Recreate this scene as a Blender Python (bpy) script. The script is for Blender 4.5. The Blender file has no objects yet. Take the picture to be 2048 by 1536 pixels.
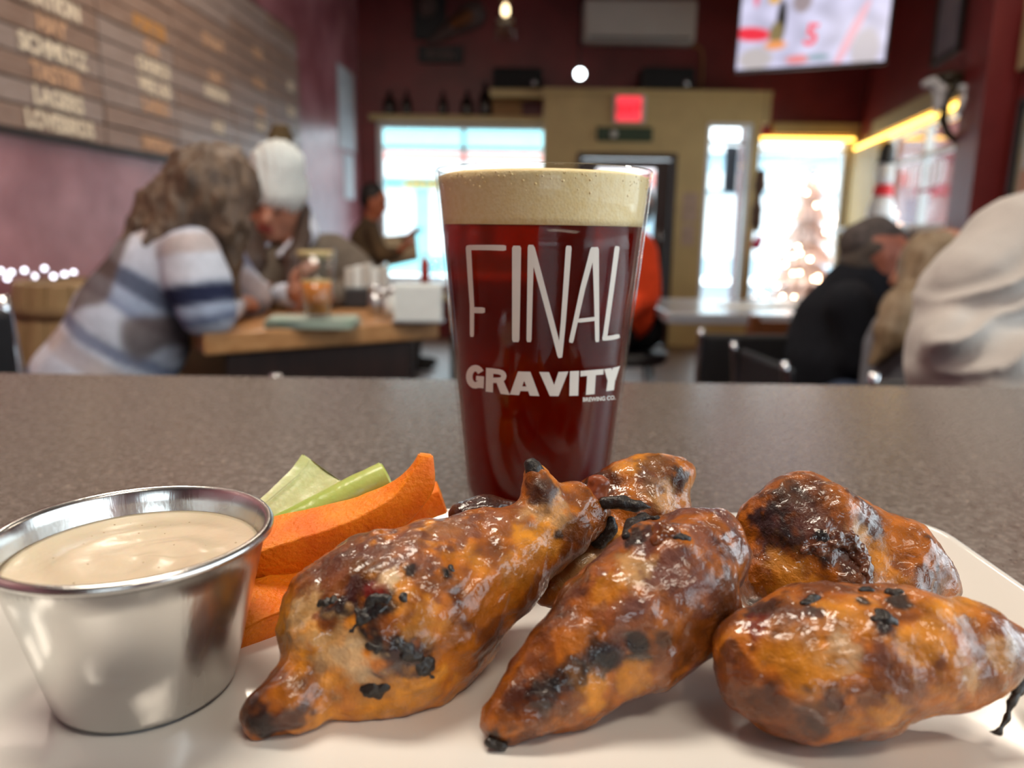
import bpy, bmesh, math, random
import numpy as np
from mathutils import Vector, Matrix
from mathutils.bvhtree import BVHTree

random.seed(7)
SC = bpy.context.scene
COL = SC.collection

# ------------------------------------------------------------------ camera
F = 1520.0                      # focal length in pixels of the 2048x1536 frame
CT = 0.98                       # height of the counter top
CAMZ = CT + 0.127
PITCH = math.atan((768 - 462) / F)
ROLL = math.radians(0.83)
cam_d = bpy.data.cameras.new('camera')
cam = bpy.data.objects.new('camera', cam_d)
COL.objects.link(cam)
SC.camera = cam
cam_d.sensor_fit = 'HORIZONTAL'
cam_d.sensor_width = 36.0
cam_d.lens = F / 2048 * 36.0
cam_d.clip_start = 0.01
cam_d.clip_end = 200
ROT = (Matrix.Rotation(math.pi / 2 - PITCH, 3, 'X') @ Matrix.Rotation(ROLL, 3, 'Z'))
CAM = Vector((0, 0, CAMZ))
cam.matrix_world = Matrix.Translation(CAM) @ ROT.to_4x4()
cam_d.dof.use_dof = True
cam_d.dof.focus_distance = 0.235
cam_d.dof.aperture_fstop = 9.0
cam_d.dof.aperture_blades = 0

# ------------------------------------------------------------------ world, lights, exposure
SC.view_settings.view_transform = 'Standard'
SC.view_settings.look = 'None'
SC.view_settings.exposure = 0.0
SC.view_settings.gamma = 1.0
SC.view_settings.use_curve_mapping = False
W = bpy.data.worlds.new('overcast_sky')
SC.world = W
W.use_nodes = True
W.node_tree.nodes['Background'].inputs[0].default_value = (0.80, 0.93, 1.0, 1)
W.node_tree.nodes['Background'].inputs[1].default_value = 5.2
SC.cycles.use_denoising = True
SC.cycles.caustics_reflective = False
SC.cycles.caustics_refractive = False
SC.cycles.sample_clamp_indirect = 4.0
SC.cycles.max_bounces = 8
SC.cycles.transparent_max_bounces = 16

def area_light(name, loc, target, sx, sy, power, color):
    d = bpy.data.lights.new(name, 'AREA')
    d.shape = 'RECTANGLE'; d.size = sx; d.size_y = sy
    d.energy = power; d.color = color
    o = bpy.data.objects.new(name, d)
    COL.objects.link(o)
    o.location = loc
    o.rotation_euler = (Vector(target) - Vector(loc)).to_track_quat('-Z', 'Y').to_euler()
    return o

WARM = (1.0, 0.80, 0.58)
COOL = (0.82, 0.92, 1.0)
# ceiling panels added out of view to brighten the food and room (their housings are built further down)
CEIL = 3.45
PANELS = [(-0.55, 0.75, 1.2, 0.5, 50, (1.0, 0.89, 0.75)), (0.75, -0.7, 1.2, 0.5, 22, (1.0, 0.86, 0.70)),
          (-0.9, 3.6, 1.2, 0.3, 38, (1.0, 0.86, 0.70)), (2.0, 3.4, 1.2, 0.3, 18, (1.0, 0.86, 0.70))]
for i, (x, y, sx, sy, p, c) in enumerate(PANELS):
    area_light('ceiling_panel_light', (x, y, CEIL - 0.075), (x, y, 0), sx, sy, p, c)
# portals: they only guide the sky light that enters through the windows
for nm, loc, tgt, sx, sy in (('window_portal', (-0.55, 8.12, 1.5), (-0.55, 0, 1.5), 1.9, 1.5),
                             ('window_portal', (2.0, 8.12, 1.4), (2.0, 0, 1.4), 2.9, 2.0),
                             ('window_portal', (0.4, -4.12, 2.1), (0.4, 0, 2.1), 1.8, 1.2),
                             ('window_portal', (2.24, -0.28, 1.8), (1.2, -0.08, 1.8), 3.5, 1.9)):
    area_light(nm, loc, tgt, sx, sy, 1, (1, 1, 1)).data.cycles.is_portal = True

# ------------------------------------------------------------------ pixel <-> world
def ray(px, py):
    d = ROT @ Vector(((px - 1024) / F, -(py - 768) / F, -1))
    return d
def P(px, py, Y):
    d = ray(px, py)
    return CAM + d * (Y / d.y)
def PZ(px, py, z):
    d = ray(px, py)
    return CAM + d * ((z - CAMZ) / d.z)
def depth(p):
    return -(ROT.transposed() @ (Vector(p) - CAM)).z
def rm(rpx, p):
    return rpx * depth(p) / F

# ------------------------------------------------------------------ naming helpers
def put(o, parent=None, label=None, cat=None, group=None, kind=None):
    if o.name not in COL.objects:
        COL.objects.link(o)
    if parent is not None:
        o.parent = parent
        o.matrix_parent_inverse = Matrix.Translation(-parent.location) if parent.type == 'EMPTY' and not any(parent.rotation_euler) else parent.matrix_basis.inverted()
    if label: o['label'] = label
    if cat: o['category'] = cat
    if group: o['group'] = group
    if kind: o['kind'] = kind
    return o
def thing(name, loc, label, cat, group=None):
    o = bpy.data.objects.new(name, None)
    o.empty_display_size = 0.02
    o.location = loc
    return put(o, None, label, cat, group)
def obj_from(name, verts, faces, mat, parent=None, smooth=False, **kw):
    me = bpy.data.meshes.new(name)
    me.from_pydata([tuple(v) for v in verts], [], [tuple(f) for f in faces])
    me.update()
    if smooth:
        me.polygons.foreach_set('use_smooth', [True] * len(me.polygons))
    if mat: me.materials.append(mat)
    return put(bpy.data.objects.new(name, me), parent, **kw)
def obj_bm(name, bm, mat, parent=None, smooth=False, **kw):
    bmesh.ops.recalc_face_normals(bm, faces=bm.faces)
    me = bpy.data.meshes.new(name)
    bm.to_mesh(me); bm.free()
    if smooth:
        me.polygons.foreach_set('use_smooth', [True] * len(me.polygons))
    if mat: me.materials.append(mat)
    return put(bpy.data.objects.new(name, me), parent, **kw)

# ------------------------------------------------------------------ shape helpers (add to a bmesh)
def bx(bm, x0, x1, y0, y1, z0, z1, bev=0.0, M=None):
    r = bmesh.ops.create_cube(bm, size=1.0)
    vs = r['verts']
    for v in vs:
        v.co = Vector(((x0 + x1) / 2 + v.co.x * (x1 - x0), (y0 + y1) / 2 + v.co.y * (y1 - y0), (z0 + z1) / 2 + v.co.z * (z1 - z0)))
    if bev > 0:
        es = list({e for v in vs for e in v.link_edges})
        r2 = bmesh.ops.bevel(bm, geom=es, offset=bev, segments=2, affect='EDGES', profile=0.5)
        vs = list({v for f in r2['faces'] for v in f.verts} | {v for v in vs if v.is_valid})
    if M is not None:
        for v in vs: v.co = M @ v.co
    return vs
def boxo(name, x0, x1, y0, y1, z0, z1, mat, parent=None, bev=0.0, M=None, **kw):
    bm = bmesh.new()
    bx(bm, x0, x1, y0, y1, z0, z1, bev, M)
    return obj_bm(name, bm, mat, parent, **kw)
def lathe(bm, prof, seg=32, M=None, closed=False):
    rings = []
    for r, z in prof:
        if r < 1e-6:
            v = bm.verts.new((0, 0, z)); rings.append([v])
        else:
            rings.append([bm.verts.new((r * math.cos(2 * math.pi * i / seg), r * math.sin(2 * math.pi * i / seg), z)) for i in range(seg)])
    n = len(rings)
    for a in range(n if closed else n - 1):
        A, B = rings[a], rings[(a + 1) % n]
        for i in range(seg):
            j = (i + 1) % seg
            if len(A) == 1 and len(B) == 1: continue
            if len(A) == 1: bm.faces.new((A[0], B[i], B[j]))
            elif len(B) == 1: bm.faces.new((A[i], A[j], B[0]))
            else: bm.faces.new((A[i], A[j], B[j], B[i]))
    if M is not None:
        for R in rings:
            for v in R: v.co = M @ v.co
def latheo(name, prof, mat, loc, parent=None, seg=32, smooth=True, closed=False, M=None, **kw):
    bm = bmesh.new()
    lathe(bm, prof, seg, (Matrix.Translation(Vector(loc)) @ M) if M is not None else Matrix.Translation(Vector(loc)), closed)
    return obj_bm(name, bm, mat, parent, smooth, **kw)
def tube(bm, pts, rad, seg=10):
    pts = [Vector(p) for p in pts]
    rings = []
    up = Vector((0.13, 0.21, 0.97)).normalized()
    for i, p in enumerate(pts):
        t = (pts[min(i + 1, len(pts) - 1)] - pts[max(i - 1, 0)]).normalized()
        s = t.cross(up)
        if s.length < 1e-3: s = t.cross(Vector((1, 0, 0)))
        s.normalize(); n = s.cross(t)
        r = rad[i] if isinstance(rad, (list, tuple)) else rad
        rings.append([bm.verts.new(p + s * r * math.cos(2 * math.pi * k / seg) + n * r * math.sin(2 * math.pi * k / seg)) for k in range(seg)])
    for A, B in zip(rings, rings[1:]):
        for k in range(seg):
            bm.faces.new((A[k], A[(k + 1) % seg], B[(k + 1) % seg], B[k]))
    bm.faces.new(rings[0][::-1]); bm.faces.new(rings[-1])
def tubeo(name, pts, rad, mat, parent=None, seg=10, **kw):
    bm = bmesh.new(); tube(bm, pts, rad, seg)
    return obj_bm(name, bm, mat, parent, True, **kw)
def spline(pts, n=8):
    pts = [Vector(p) for p in pts]
    out = []
    for i in range(len(pts) - 1):
        p0, p1, p2, p3 = pts[max(i - 1, 0)], pts[i], pts[i + 1], pts[min(i + 2, len(pts) - 1)]
        for k in range(n):
            t = k / n
            out.append(0.5 * ((2 * p1) + (p2 - p0) * t + (2 * p0 - 5 * p1 + 4 * p2 - p3) * t * t + (3 * p1 - p0 - 3 * p2 + p3) * t ** 3))
    out.append(pts[-1])
    return out

# ------------------------------------------------------------------ noise and soft shapes
def _hash(i, j, k, s):
    n = (i * 374761393 + j * 668265263 + k * 2147483647 + s * 1274126177) & 0xFFFFFFFF
    n = ((n ^ (n >> 13)) * 1274126177) & 0xFFFFFFFF
    n = (n ^ (n >> 16)) & 0xFFFFFFFF
    return n.astype(np.float64) / 0xFFFFFFFF * 2 - 1
def vnoise(p, scale, seed=0):
    q = p * scale + 1000.37
    b = np.floor(q).astype(np.int64); f = q - b
    f = f * f * f * (f * (f * 6 - 15) + 10)
    r = 0
    for dx in (0, 1):
        wx = f[:, 0] if dx else 1 - f[:, 0]
        for dy in (0, 1):
            wy = f[:, 1] if dy else 1 - f[:, 1]
            for dz in (0, 1):
                wz = f[:, 2] if dz else 1 - f[:, 2]
                r = r + wx * wy * wz * _hash(b[:, 0] + dx, b[:, 1] + dy, b[:, 2] + dz, seed)
    return r
def fbm(p, scale, octv=3, seed=0, gain=0.5):
    r = 0; a = 1; t = 0
    for o in range(octv):
        r = r + a * vnoise(p, scale * 2 ** o, seed + o * 17); t += a; a *= gain
    return r / t
def sstep(a, b, x):
    t = np.clip((x - a) / (b - a), 0, 1)
    return t * t * (3 - 2 * t)

def nets(prims, h, k, carve=()):
    """smooth union of round cones (a, ra, b, rb) turned into a mesh (surface nets)"""
    A = np.array([list(p[0]) for p in prims]); B = np.array([list(p[2]) for p in prims])
    RA = np.array([p[1] for p in prims]); RB = np.array([p[3] for p in prims])
    mg = 4 * k + 2 * h
    lo = np.minimum(A - RA[:, None], B - RB[:, None]).min(0) - mg
    hi = np.maximum(A + RA[:, None], B + RB[:, None]).max(0) + mg
    n = np.ceil((hi - lo) / h).astype(int) + 1
    ax = [lo[d] + h * np.arange(n[d]) for d in range(3)]
    acc = np.zeros(n, dtype=np.float32)
    def one(acc, a, ra, b, rb, kk):
        l = np.minimum(a - ra, b - rb) - 6 * kk; u = np.maximum(a + ra, b + rb) + 6 * kk
        i0 = np.clip(np.floor((l - lo) / h).astype(int), 0, n); i1 = np.clip(np.ceil((u - lo) / h).astype(int) + 1, 0, n)
        X = ax[0][i0[0]:i1[0]][:, None, None]; Y = ax[1][i0[1]:i1[1]][None, :, None]; Z = ax[2][i0[2]:i1[2]][None, None, :]
        ba = b - a; L = max(float(ba @ ba), 1e-12)
        t = np.clip(((X - a[0]) * ba[0] + (Y - a[1]) * ba[1] + (Z - a[2]) * ba[2]) / L, 0, 1)
        d = np.sqrt((X - a[0] - t * ba[0]) ** 2 + (Y - a[1] - t * ba[1]) ** 2 + (Z - a[2] - t * ba[2]) ** 2) - (ra + (rb - ra) * t)
        acc[i0[0]:i1[0], i0[1]:i1[1], i0[2]:i1[2]] += np.exp(np.clip(-d / kk, -40, 60)).astype(np.float32)
    for a, ra, b, rb in zip(A, RA, B, RB): one(acc, a, ra, b, rb, k)
    V = -k * np.log(np.maximum(acc, 1e-12))
    if len(carve):
        acc2 = np.zeros(n, dtype=np.float32)
        for (a, ra, b, rb) in carve: one(acc2, np.array(list(a)), ra, np.array(list(b)), rb, k * 0.7)
        V2 = -k * 0.7 * np.log(np.maximum(acc2, 1e-12))
        V = np.maximum(V, -V2)
    m = np.array(V.shape) - 1
    S = np.zeros(tuple(m) + (3,)); C = np.zeros(tuple(m))
    cs = [(x, y, z) for x in (0, 1) for y in (0, 1) for z in (0, 1)]
    def sub(c): return V[c[0]:c[0] + m[0], c[1]:c[1] + m[1], c[2]:c[2] + m[2]]
    for c in cs:
        for d in range(3):
            if c[d]: continue
            e = list(c); e[d] = 1
            va, vb = sub(c), sub(e)
            x = (va < 0) != (vb < 0)
            if not x.any(): continue
            t = np.where(x, va / np.where(x, va - vb, 1), 0)
            C += x
            for q in range(3):
                S[..., q] += np.where(x, c[q] + (t if q == d else 0), 0)
    act = C > 0
    idx = -np.ones(tuple(m), dtype=np.int64); idx[act] = np.arange(act.sum())
    g = np.stack(np.nonzero(act), 1)
    verts = lo + h * (g + S[act] / C[act][:, None])
    faces = []
    for d in range(3):
        sl = [slice(None)] * 3; sl2 = [slice(None)] * 3
        sl[d] = slice(0, -1); sl2[d] = slice(1, None)
        ia, ib = V[tuple(sl)] < 0, V[tuple(sl2)] < 0
        x = np.stack(np.nonzero(ia != ib), 1)
        o1, o2 = [(1, 2), (2, 0), (0, 1)][d]
        ok = (x[:, o1] > 0) & (x[:, o2] > 0) & (x[:, o1] < m[o1]) & (x[:, o2] < m[o2])
        x = x[ok]
        def cell(a, b):
            y = x.copy(); y[:, o1] -= a; y[:, o2] -= b
            return idx[y[:, 0], y[:, 1], y[:, 2]]
        q = np.stack([cell(1, 1), cell(0, 1), cell(0, 0), cell(1, 0)], 1)
        flip = ~ia[x[:, 0], x[:, 1], x[:, 2]]
        q[flip] = q[flip][:, ::-1]
        faces.append(q)
    return verts, np.concatenate(faces)
def vnormals(v, f):
    fn = np.cross(v[f[:, 2]] - v[f[:, 0]], v[f[:, 3]] - v[f[:, 1]])
    n = np.zeros_like(v)
    for c in range(4): np.add.at(n, f[:, c], fn)
    return n / np.maximum(np.linalg.norm(n, axis=1), 1e-12)[:, None]
def soft(name, prims, h, k, mat, parent=None, disp=None, col=None, carve=(), clampz=None, **kw):
    """mesh object from round cones; disp(v, n) gives an offset along the normal, col(v, n) a colour per vertex"""
    v, f = nets(prims, h, k, carve)
    nrm = vnormals(v, f)
    if disp is not None:
        v = v + nrm * disp(v, nrm)[:, None]
    if clampz is not None:
        v[:, 2] = np.maximum(v[:, 2], clampz)
    me = bpy.data.meshes.new(name)
    me.vertices.add(len(v)); me.vertices.foreach_set('co', v.astype(np.float32).ravel())
    me.loops.add(4 * len(f)); me.loops.foreach_set('vertex_index', f.astype(np.int32).ravel())
    me.polygons.add(len(f)); me.polygons.foreach_set('loop_start', (4 * np.arange(len(f))).astype(np.int32))
    me.polygons.foreach_set('use_smooth', np.ones(len(f), dtype=bool))
    me.update(calc_edges=True)
    me.validate()
    if col is not None:
        c = col(v, nrm)
        at = me.color_attributes.new('col', 'FLOAT_COLOR', 'POINT')
        rgba = np.ones((len(v), 4), dtype=np.float32); rgba[:, :c.shape[1]] = c
        at.data.foreach_set('color', rgba.ravel())
    if mat: me.materials.append(mat)
    return put(bpy.data.objects.new(name, me), parent, **kw)
def ch(pts):
    """chain of round cones from (px, py, Y, radius in px)"""
    q = [(P(a, b, Y), r) for a, b, Y, r in pts]
    q = [(p, rm(r, p)) for p, r in q]
    if len(q) == 1: return [(q[0][0], q[0][1], q[0][0], q[0][1])]
    return [(q[i][0], q[i][1], q[i + 1][0], q[i + 1][1]) for i in range(len(q) - 1)]
def chain(pts, rads):
    pts = [Vector(p) for p in pts]
    return [(pts[i], rads[i], pts[i + 1], rads[i + 1]) for i in range(len(pts) - 1)]

# ------------------------------------------------------------------ materials
def mat(name, color=(0.5, 0.5, 0.5), rough=0.5, metal=0.0, spec=0.5, var=0.0, vscale=20, bump=0.0, bscale=80,
        attr=False, emit=None, estr=0.0, coat=0.0, sss=0.0, stretch=None, color2=None, lo=0.35, hi=0.65, sheen=0.0, rvar=0.0):
    m = bpy.data.materials.new(name); m.use_nodes = True
    nt = m.node_tree; N = nt.nodes; L = nt.links
    b = N['Principled BSDF']
    b.inputs['Base Color'].default_value = (*color, 1)
    b.inputs['Roughness'].default_value = rough
    b.inputs['Metallic'].default_value = metal
    b.inputs['Specular IOR Level'].default_value = spec
    if coat: b.inputs['Coat Weight'].default_value = coat; b.inputs['Coat Roughness'].default_value = 0.12
    if sheen: b.inputs['Sheen Weight'].default_value = sheen
    if sss:
        b.inputs['Subsurface Weight'].default_value = sss
        b.inputs['Subsurface Radius'].default_value = (0.006, 0.002, 0.0008)
        b.inputs['Subsurface Scale'].default_value = 1.0
    tc = N.new('ShaderNodeTexCoord')
    src = tc.outputs['Object']
    if stretch:
        mp = N.new('ShaderNodeMapping'); mp.inputs['Scale'].default_value = stretch
        L.new(src, mp.inputs['Vector']); src = mp.outputs['Vector']
    base = None
    if attr:
        a = N.new('ShaderNodeVertexColor'); a.layer_name = 'col'; base = a.outputs['Color']
    if color2 is not None or var:
        nz = N.new('ShaderNodeTexNoise'); nz.inputs['Scale'].default_value = vscale; nz.inputs['Detail'].default_value = 5
        L.new(src, nz.inputs['Vector'])
        if color2 is not None:
            cr = N.new('ShaderNodeValToRGB')
            cr.color_ramp.elements[0].position = lo; cr.color_ramp.elements[1].position = hi
            cr.color_ramp.elements[0].color = (*color, 1); cr.color_ramp.elements[1].color = (*color2, 1)
            L.new(nz.outputs['Fac'], cr.inputs['Fac']); base = cr.outputs['Color']
        if var:
            mr = N.new('ShaderNodeMapRange'); mr.inputs['To Min'].default_value = 1 - var; mr.inputs['To Max'].default_value = 1 + var
            mr.inputs['From Min'].default_value = 0.3; mr.inputs['From Max'].default_value = 0.7
            L.new(nz.outputs['Fac'], mr.inputs['Value'])
            mx = N.new('ShaderNodeMix'); mx.data_type = 'RGBA'; mx.blend_type = 'MULTIPLY'; mx.inputs[0].default_value = 1.0
            if base is not None: L.new(base, mx.inputs[6])
            else: mx.inputs[6].default_value = (*color, 1)
            L.new(mr.outputs['Result'], mx.inputs[7]); base = mx.outputs[2]
        if rvar:
            rr = N.new('ShaderNodeMapRange'); rr.inputs['From Min'].default_value = 0.3; rr.inputs['From Max'].default_value = 0.7
            rr.inputs['To Min'].default_value = rough - rvar; rr.inputs['To Max'].default_value = rough + rvar
            L.new(nz.outputs['Fac'], rr.inputs['Value']); L.new(rr.outputs['Result'], b.inputs['Roughness'])
    if base is not None: L.new(base, b.inputs['Base Color'])
    if bump:
        n2 = N.new('ShaderNodeTexNoise'); n2.inputs['Scale'].default_value = bscale; n2.inputs['Detail'].default_value = 4
        L.new(src, n2.inputs['Vector'])
        bp = N.new('ShaderNodeBump'); bp.inputs['Strength'].default_value = 1.0; bp.inputs['Distance'].default_value = bump
        L.new(n2.outputs['Fac'], bp.inputs['Height']); L.new(bp.outputs['Normal'], b.inputs['Normal'])
    if emit:
        b.inputs['Emission Color'].default_value = (*emit, 1); b.inputs['Emission Strength'].default_value = estr
    return m
def emis_attr(name, strength):
    m = bpy.data.materials.new(name); m.use_nodes = True
    nt = m.node_tree; b = nt.nodes['Principled BSDF']
    a = nt.nodes.new('ShaderNodeVertexColor'); a.layer_name = 'col'
    nt.links.new(a.outputs['Color'], b.inputs['Emission Color'])
    b.inputs['Emission Strength'].default_value = strength
    b.inputs['Base Color'].default_value = (0.01, 0.01, 0.01, 1); b.inputs['Roughness'].default_value = 0.2
    return m
def thin_glass(name, tint=(1, 1, 1), ior=1.45, rough=0.0):
    m = bpy.data.materials.new(name); m.use_nodes = True
    nt = m.node_tree; nt.nodes.remove(nt.nodes['Principled BSDF'])
    out = nt.nodes['Material Output']
    tr = nt.nodes.new('ShaderNodeBsdfTransparent'); tr.inputs[0].default_value = (*tint, 1)
    gl = nt.nodes.new('ShaderNodeBsdfGlossy'); gl.inputs['Roughness'].default_value = rough
    lw = nt.nodes.new('ShaderNodeLayerWeight'); lw.inputs['Blend'].default_value = 0.5
    pw = nt.nodes.new('ShaderNodeMath'); pw.operation = 'POWER'; nt.links.new(lw.outputs['Facing'], pw.inputs[0]); pw.inputs[1].default_value = 4.5
    fr = nt.nodes.new('ShaderNodeMath'); fr.operation = 'MULTIPLY_ADD'; nt.links.new(pw.outputs[0], fr.inputs[0]); fr.inputs[1].default_value = 0.75
    fr.inputs[2].default_value = ((ior - 1) / (ior + 1)) ** 2
    mx = nt.nodes.new('ShaderNodeMixShader')
    nt.links.new(fr.outputs[0], mx.inputs[0]); nt.links.new(tr.outputs[0], mx.inputs[1]); nt.links.new(gl.outputs[0], mx.inputs[2])
    nt.links.new(mx.outputs[0], out.inputs[0])
    return m

M_red = mat('red_wall_paint', (0.13, 0.012, 0.012), rough=0.42, color2=(0.20, 0.022, 0.022), vscale=2.5, bump=0.002, bscale=60)
M_plum = mat('plum_wall_plaster', (0.25, 0.070, 0.085), rough=0.30, spec=0.8, color2=(0.44, 0.185, 0.215), vscale=3.2, bump=0.002, bscale=30)
M_cream = mat('cream_paint', (0.50, 0.37, 0.16), rough=0.5, var=0.08, vscale=6)
M_white_trim = mat('white_painted_trim', (0.70, 0.72, 0.72), rough=0.45, var=0.05, vscale=10)
M_ceil = mat('ceiling_paint', (0.28, 0.26, 0.24), rough=0.8, var=0.06, vscale=4)
M_floor = mat('floor_wood_brown', (0.07, 0.035, 0.02), rough=0.4, color2=(0.12, 0.06, 0.03), vscale=3, stretch=(8, 1, 1))
M_darkwood = mat('dark_door_wood', (0.035, 0.014, 0.009), rough=0.4, var=0.25, vscale=6, stretch=(6, 6, 1))
M_oak = mat('table_oak', (0.40, 0.19, 0.07), rough=0.3, color2=(0.52, 0.27, 0.11), vscale=6, stretch=(1, 8, 8))
M_black = mat('black_vinyl', (0.010, 0.010, 0.012), rough=0.45, var=0.2, vscale=30, bump=0.0005, bscale=200)
M_blackplastic = mat('black_plastic', (0.008, 0.008, 0.009), rough=0.5, var=0.1, vscale=30)
M_chrome = mat('chrome_tube', (0.75, 0.77, 0.80), rough=0.16, metal=1.0, var=0.05, vscale=20)
M_pane = thin_glass('window_pane_glass')

# ================================================================== THE ROOM
def walled(name, O, D, length, height, thick, openings, m, z0=0.0, **kw):
    """upright wall from O along D with rectangular openings (s0, s1, z0, z1)"""
    D = Vector(D).normalized(); Nn = Vector((-D.y, D.x, 0))
    R = Matrix(((D.x, Nn.x, 0, O[0]), (D.y, Nn.y, 0, O[1]), (0, 0, 1, 0), (0, 0, 0, 1)))
    bm = bmesh.new()
    ss = sorted({0.0, length} | {o[0] for o in openings} | {o[1] for o in openings})
    for a, b in zip(ss, ss[1:]):
        mid = (a + b) / 2
        ops = sorted([(o[2], o[3]) for o in openings if o[0] < mid < o[1]])
        z = z0
        for c, d in ops:
            if c > z + 1e-4: bx(bm, a, b, 0, thick, z, c, 0, R)
            z = d
        if z < height - 1e-4: bx(bm, a, b, 0, thick, z, height, 0, R)
    bmesh.ops.remove_doubles(bm, verts=bm.verts, dist=1e-5)
    o = obj_bm(name, bm, m, None, kind='structure', **kw)
    return o, R

YB = 8.0
XL = -2.0
boxo('floor', XL - 0.2, 4.6, -4.2, 8.3, -0.1, 0.0, M_floor, kind='structure')
boxo('ceiling', XL - 0.2, 4.6, -4.2, 8.3, CEIL, CEIL + 0.1, M_ceil, kind='structure')
LD = Vector((0.05, 1, 0)).normalized(); LN = Vector((LD.y, -LD.x, 0)); LO = Vector((-1.974, 0, 0))
LM = Matrix(((LN.x, LD.x, 0, LO.x), (LN.y, LD.y, 0, LO.y), (0, 0, 1, 0), (0, 0, 0, 1)))   # local: out from the wall, along it, up
boxo('wall_left', -0.15, 0, -4.3, 8.2, 0, CEIL, M_plum, None, 0, LM, kind='structure')

def xz(px, py, Y):
    p = P(px, py, Y); return p.x, p.z
# --- back wall with the street windows
wl0, _ = xz(756, 400, YB); wl1, _ = xz(1098, 400, YB)
wlt = xz(930, 245, YB)[1]; wlb = xz(900, 590, YB)[1]
wr0, _ = xz(1492, 400, YB); wr1, _ = xz(1690, 400, YB)
wrt = xz(1600, 275, YB)[1]; wrb = xz(1600, 606, YB)[1]
vd0, _ = xz(1105, 400, YB); vd1, _ = xz(1480, 400, YB)
CORN = xz(1715, 300, YB)[0]
wall_back, RB = walled('wall_back', (XL - 0.15, YB, 0), (1, 0, 0), 6.9, CEIL, 0.15,
                   [(wl0 - XL + .15, wl1 - XL + .15, wlb, wlt), (wr0 - XL + .15, wr1 - XL + .15, wrb, wrt),
                    (vd0 - XL + .15, vd1 - XL + .15, 0.0, 2.25)], M_red)

def window(n, x0, x1, z0, z1, Y, nm=1, nr=(), fr=0.05, M=None, mf=None, yd=0.04):
    """window n: frame, mullions and one pane per bay"""
    bm = bmesh.new()
    mf = mf or M_white_trim
    root = bpy.data.objects.new('window_%d' % n, None); root.location = (0, 0, 0)
    put(root, kind='structure')
    bx(bm, x0, x1, Y - yd, Y + yd, z0, z0 + fr, 0.004, M); bx(bm, x0, x1, Y - yd, Y + yd, z1 - fr, z1, 0.004, M)
    bx(bm, x0, x0 + fr, Y - yd, Y + yd, z0 + fr, z1 - fr, 0.004, M); bx(bm, x1 - fr, x1, Y - yd, Y + yd, z0 + fr, z1 - fr, 0.004, M)
    obj_bm('window_frame', bm, mf, root)
    edges = [x0 + fr + (x1 - x0 - 2 * fr) * i / nm for i in range(nm + 1)]
    for e in edges[1:-1]:
        boxo('mullion', e - .02, e + .02, Y - .03, Y + .03, z0 + fr, z1 - fr, mf, root, 0.003, M)
    zs = [z0 + fr] + list(nr) + [z1 - fr]
    for z in nr:
        boxo('glazing_bar', x0 + fr, x1 - fr, Y - .028, Y + .028, z - .016, z + .016, mf, root, 0.003, M)
    for a, b in zip(edges, edges[1:]):
        for c, d in zip(zs, zs[1:]):
            boxo('pane', a + .005, b - .005, Y - .004, Y + .004, c + .003, d - .003, M_pane, root, 0, M)
    return root
window(1, wl0, wl1, wlb, wlt, YB + 0.05, 2, (xz(930, 296, YB)[1],), 0.06)
window(2, wr0, wr1, wrb, wrt, YB + 0.05, 1, (xz(1600, 300, YB)[1],), 0.05)
boxo('trim_1', wl0 - 0.05, wl1 + 0.02, YB - 0.14, YB - 0.001, wlt, wlt + 0.05, M_cream, kind='structure', bev=0.006)
boxo('trim_2', wl0 - 0.05, wl1 + 0.02, YB - 0.10, YB - 0.001, wlb - 0.05, wlb, M_cream, kind='structure', bev=0.006)

# --- cream entrance bay standing out from the back wall, with the door
YV = 7.55
v0 = xz(1085, 400, YV)[0]; v1 = xz(1512, 400, YV)[0]; vt = xz(1300, 190, YV)[1]
d0 = xz(1152, 400, YV)[0]; d1 = xz(1350, 400, YV)[0]; dt = xz(1250, 306, YV)[1]
s0 = xz(1407, 400, YV)[0]; s1 = xz(1496, 400, YV)[0]; st = xz(1450, 246, YV)[1]; sb = xz(1450, 630, YV)[1]
walled('wall_entrance', (v0, YV, 0), (1, 0, 0), v1 - v0, vt, 0.1, [(d0 - v0, d1 - v0, 0, dt), (s0 - v0, s1 - v0, sb, st)], M_cream)
boxo('wall_entrance_left', v0, v0 + 0.08, YV + 0.101, YB - 0.002, 0, vt, M_cream, kind='structure')
boxo('wall_entrance_right', v1 - 0.05, v1, YV + 0.101, YB - 0.002, st, vt, M_cream, kind='structure')
ve = xz(1536, 300, YV)[0]
boxo('trim_3', v0 - 0.02, ve, YV - 0.02, YB - 0.002, vt, vt + 0.05, M_cream, kind='structure', bev=0.006)
boxo('trim_4', v1, ve, YV, YV + 0.1, st, vt - 0.001, M_cream, kind='structure', bev=0.004)
window(3, s0, s1, sb, st, YV + 0.05, 1, (xz(1450, 283, YV)[1],), 0.035)
door = bpy.data.objects.new('door_1', None); put(door, kind='structure')
bm = bmesh.new()
bx(bm, d0, d0 + .05, YV - .02, YV + .09, 0, dt, .004); bx(bm, d1 - .05, d1, YV - .02, YV + .09, 0, dt, .004); bx(bm, d0 + .05, d1 - .05, YV - .02, YV + .09, dt - .05, dt, .004)
obj_bm('door_frame', bm, M_darkwood, door)
la, lb = d0 + .055, d1 - .055
bm = bmesh.new()
bx(bm, la, la + .14, YV + .02, YV + .07, .01, dt - .06, .004); bx(bm, lb - .14, lb, YV + .02, YV + .07, .01, dt - .06, .004)
bx(bm, la + .14, lb - .14, YV + .02, YV + .07, .01, .75, .004); bx(bm, la + .14, lb - .14, YV + .02, YV + .07, dt - .14, dt - .06, .004)
obj_bm('door_leaf', bm, M_darkwood, door)
boxo('pane', la + .14, lb - .14, YV + .04, YV + .05, .75, dt - .14, M_pane, door)
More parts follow.
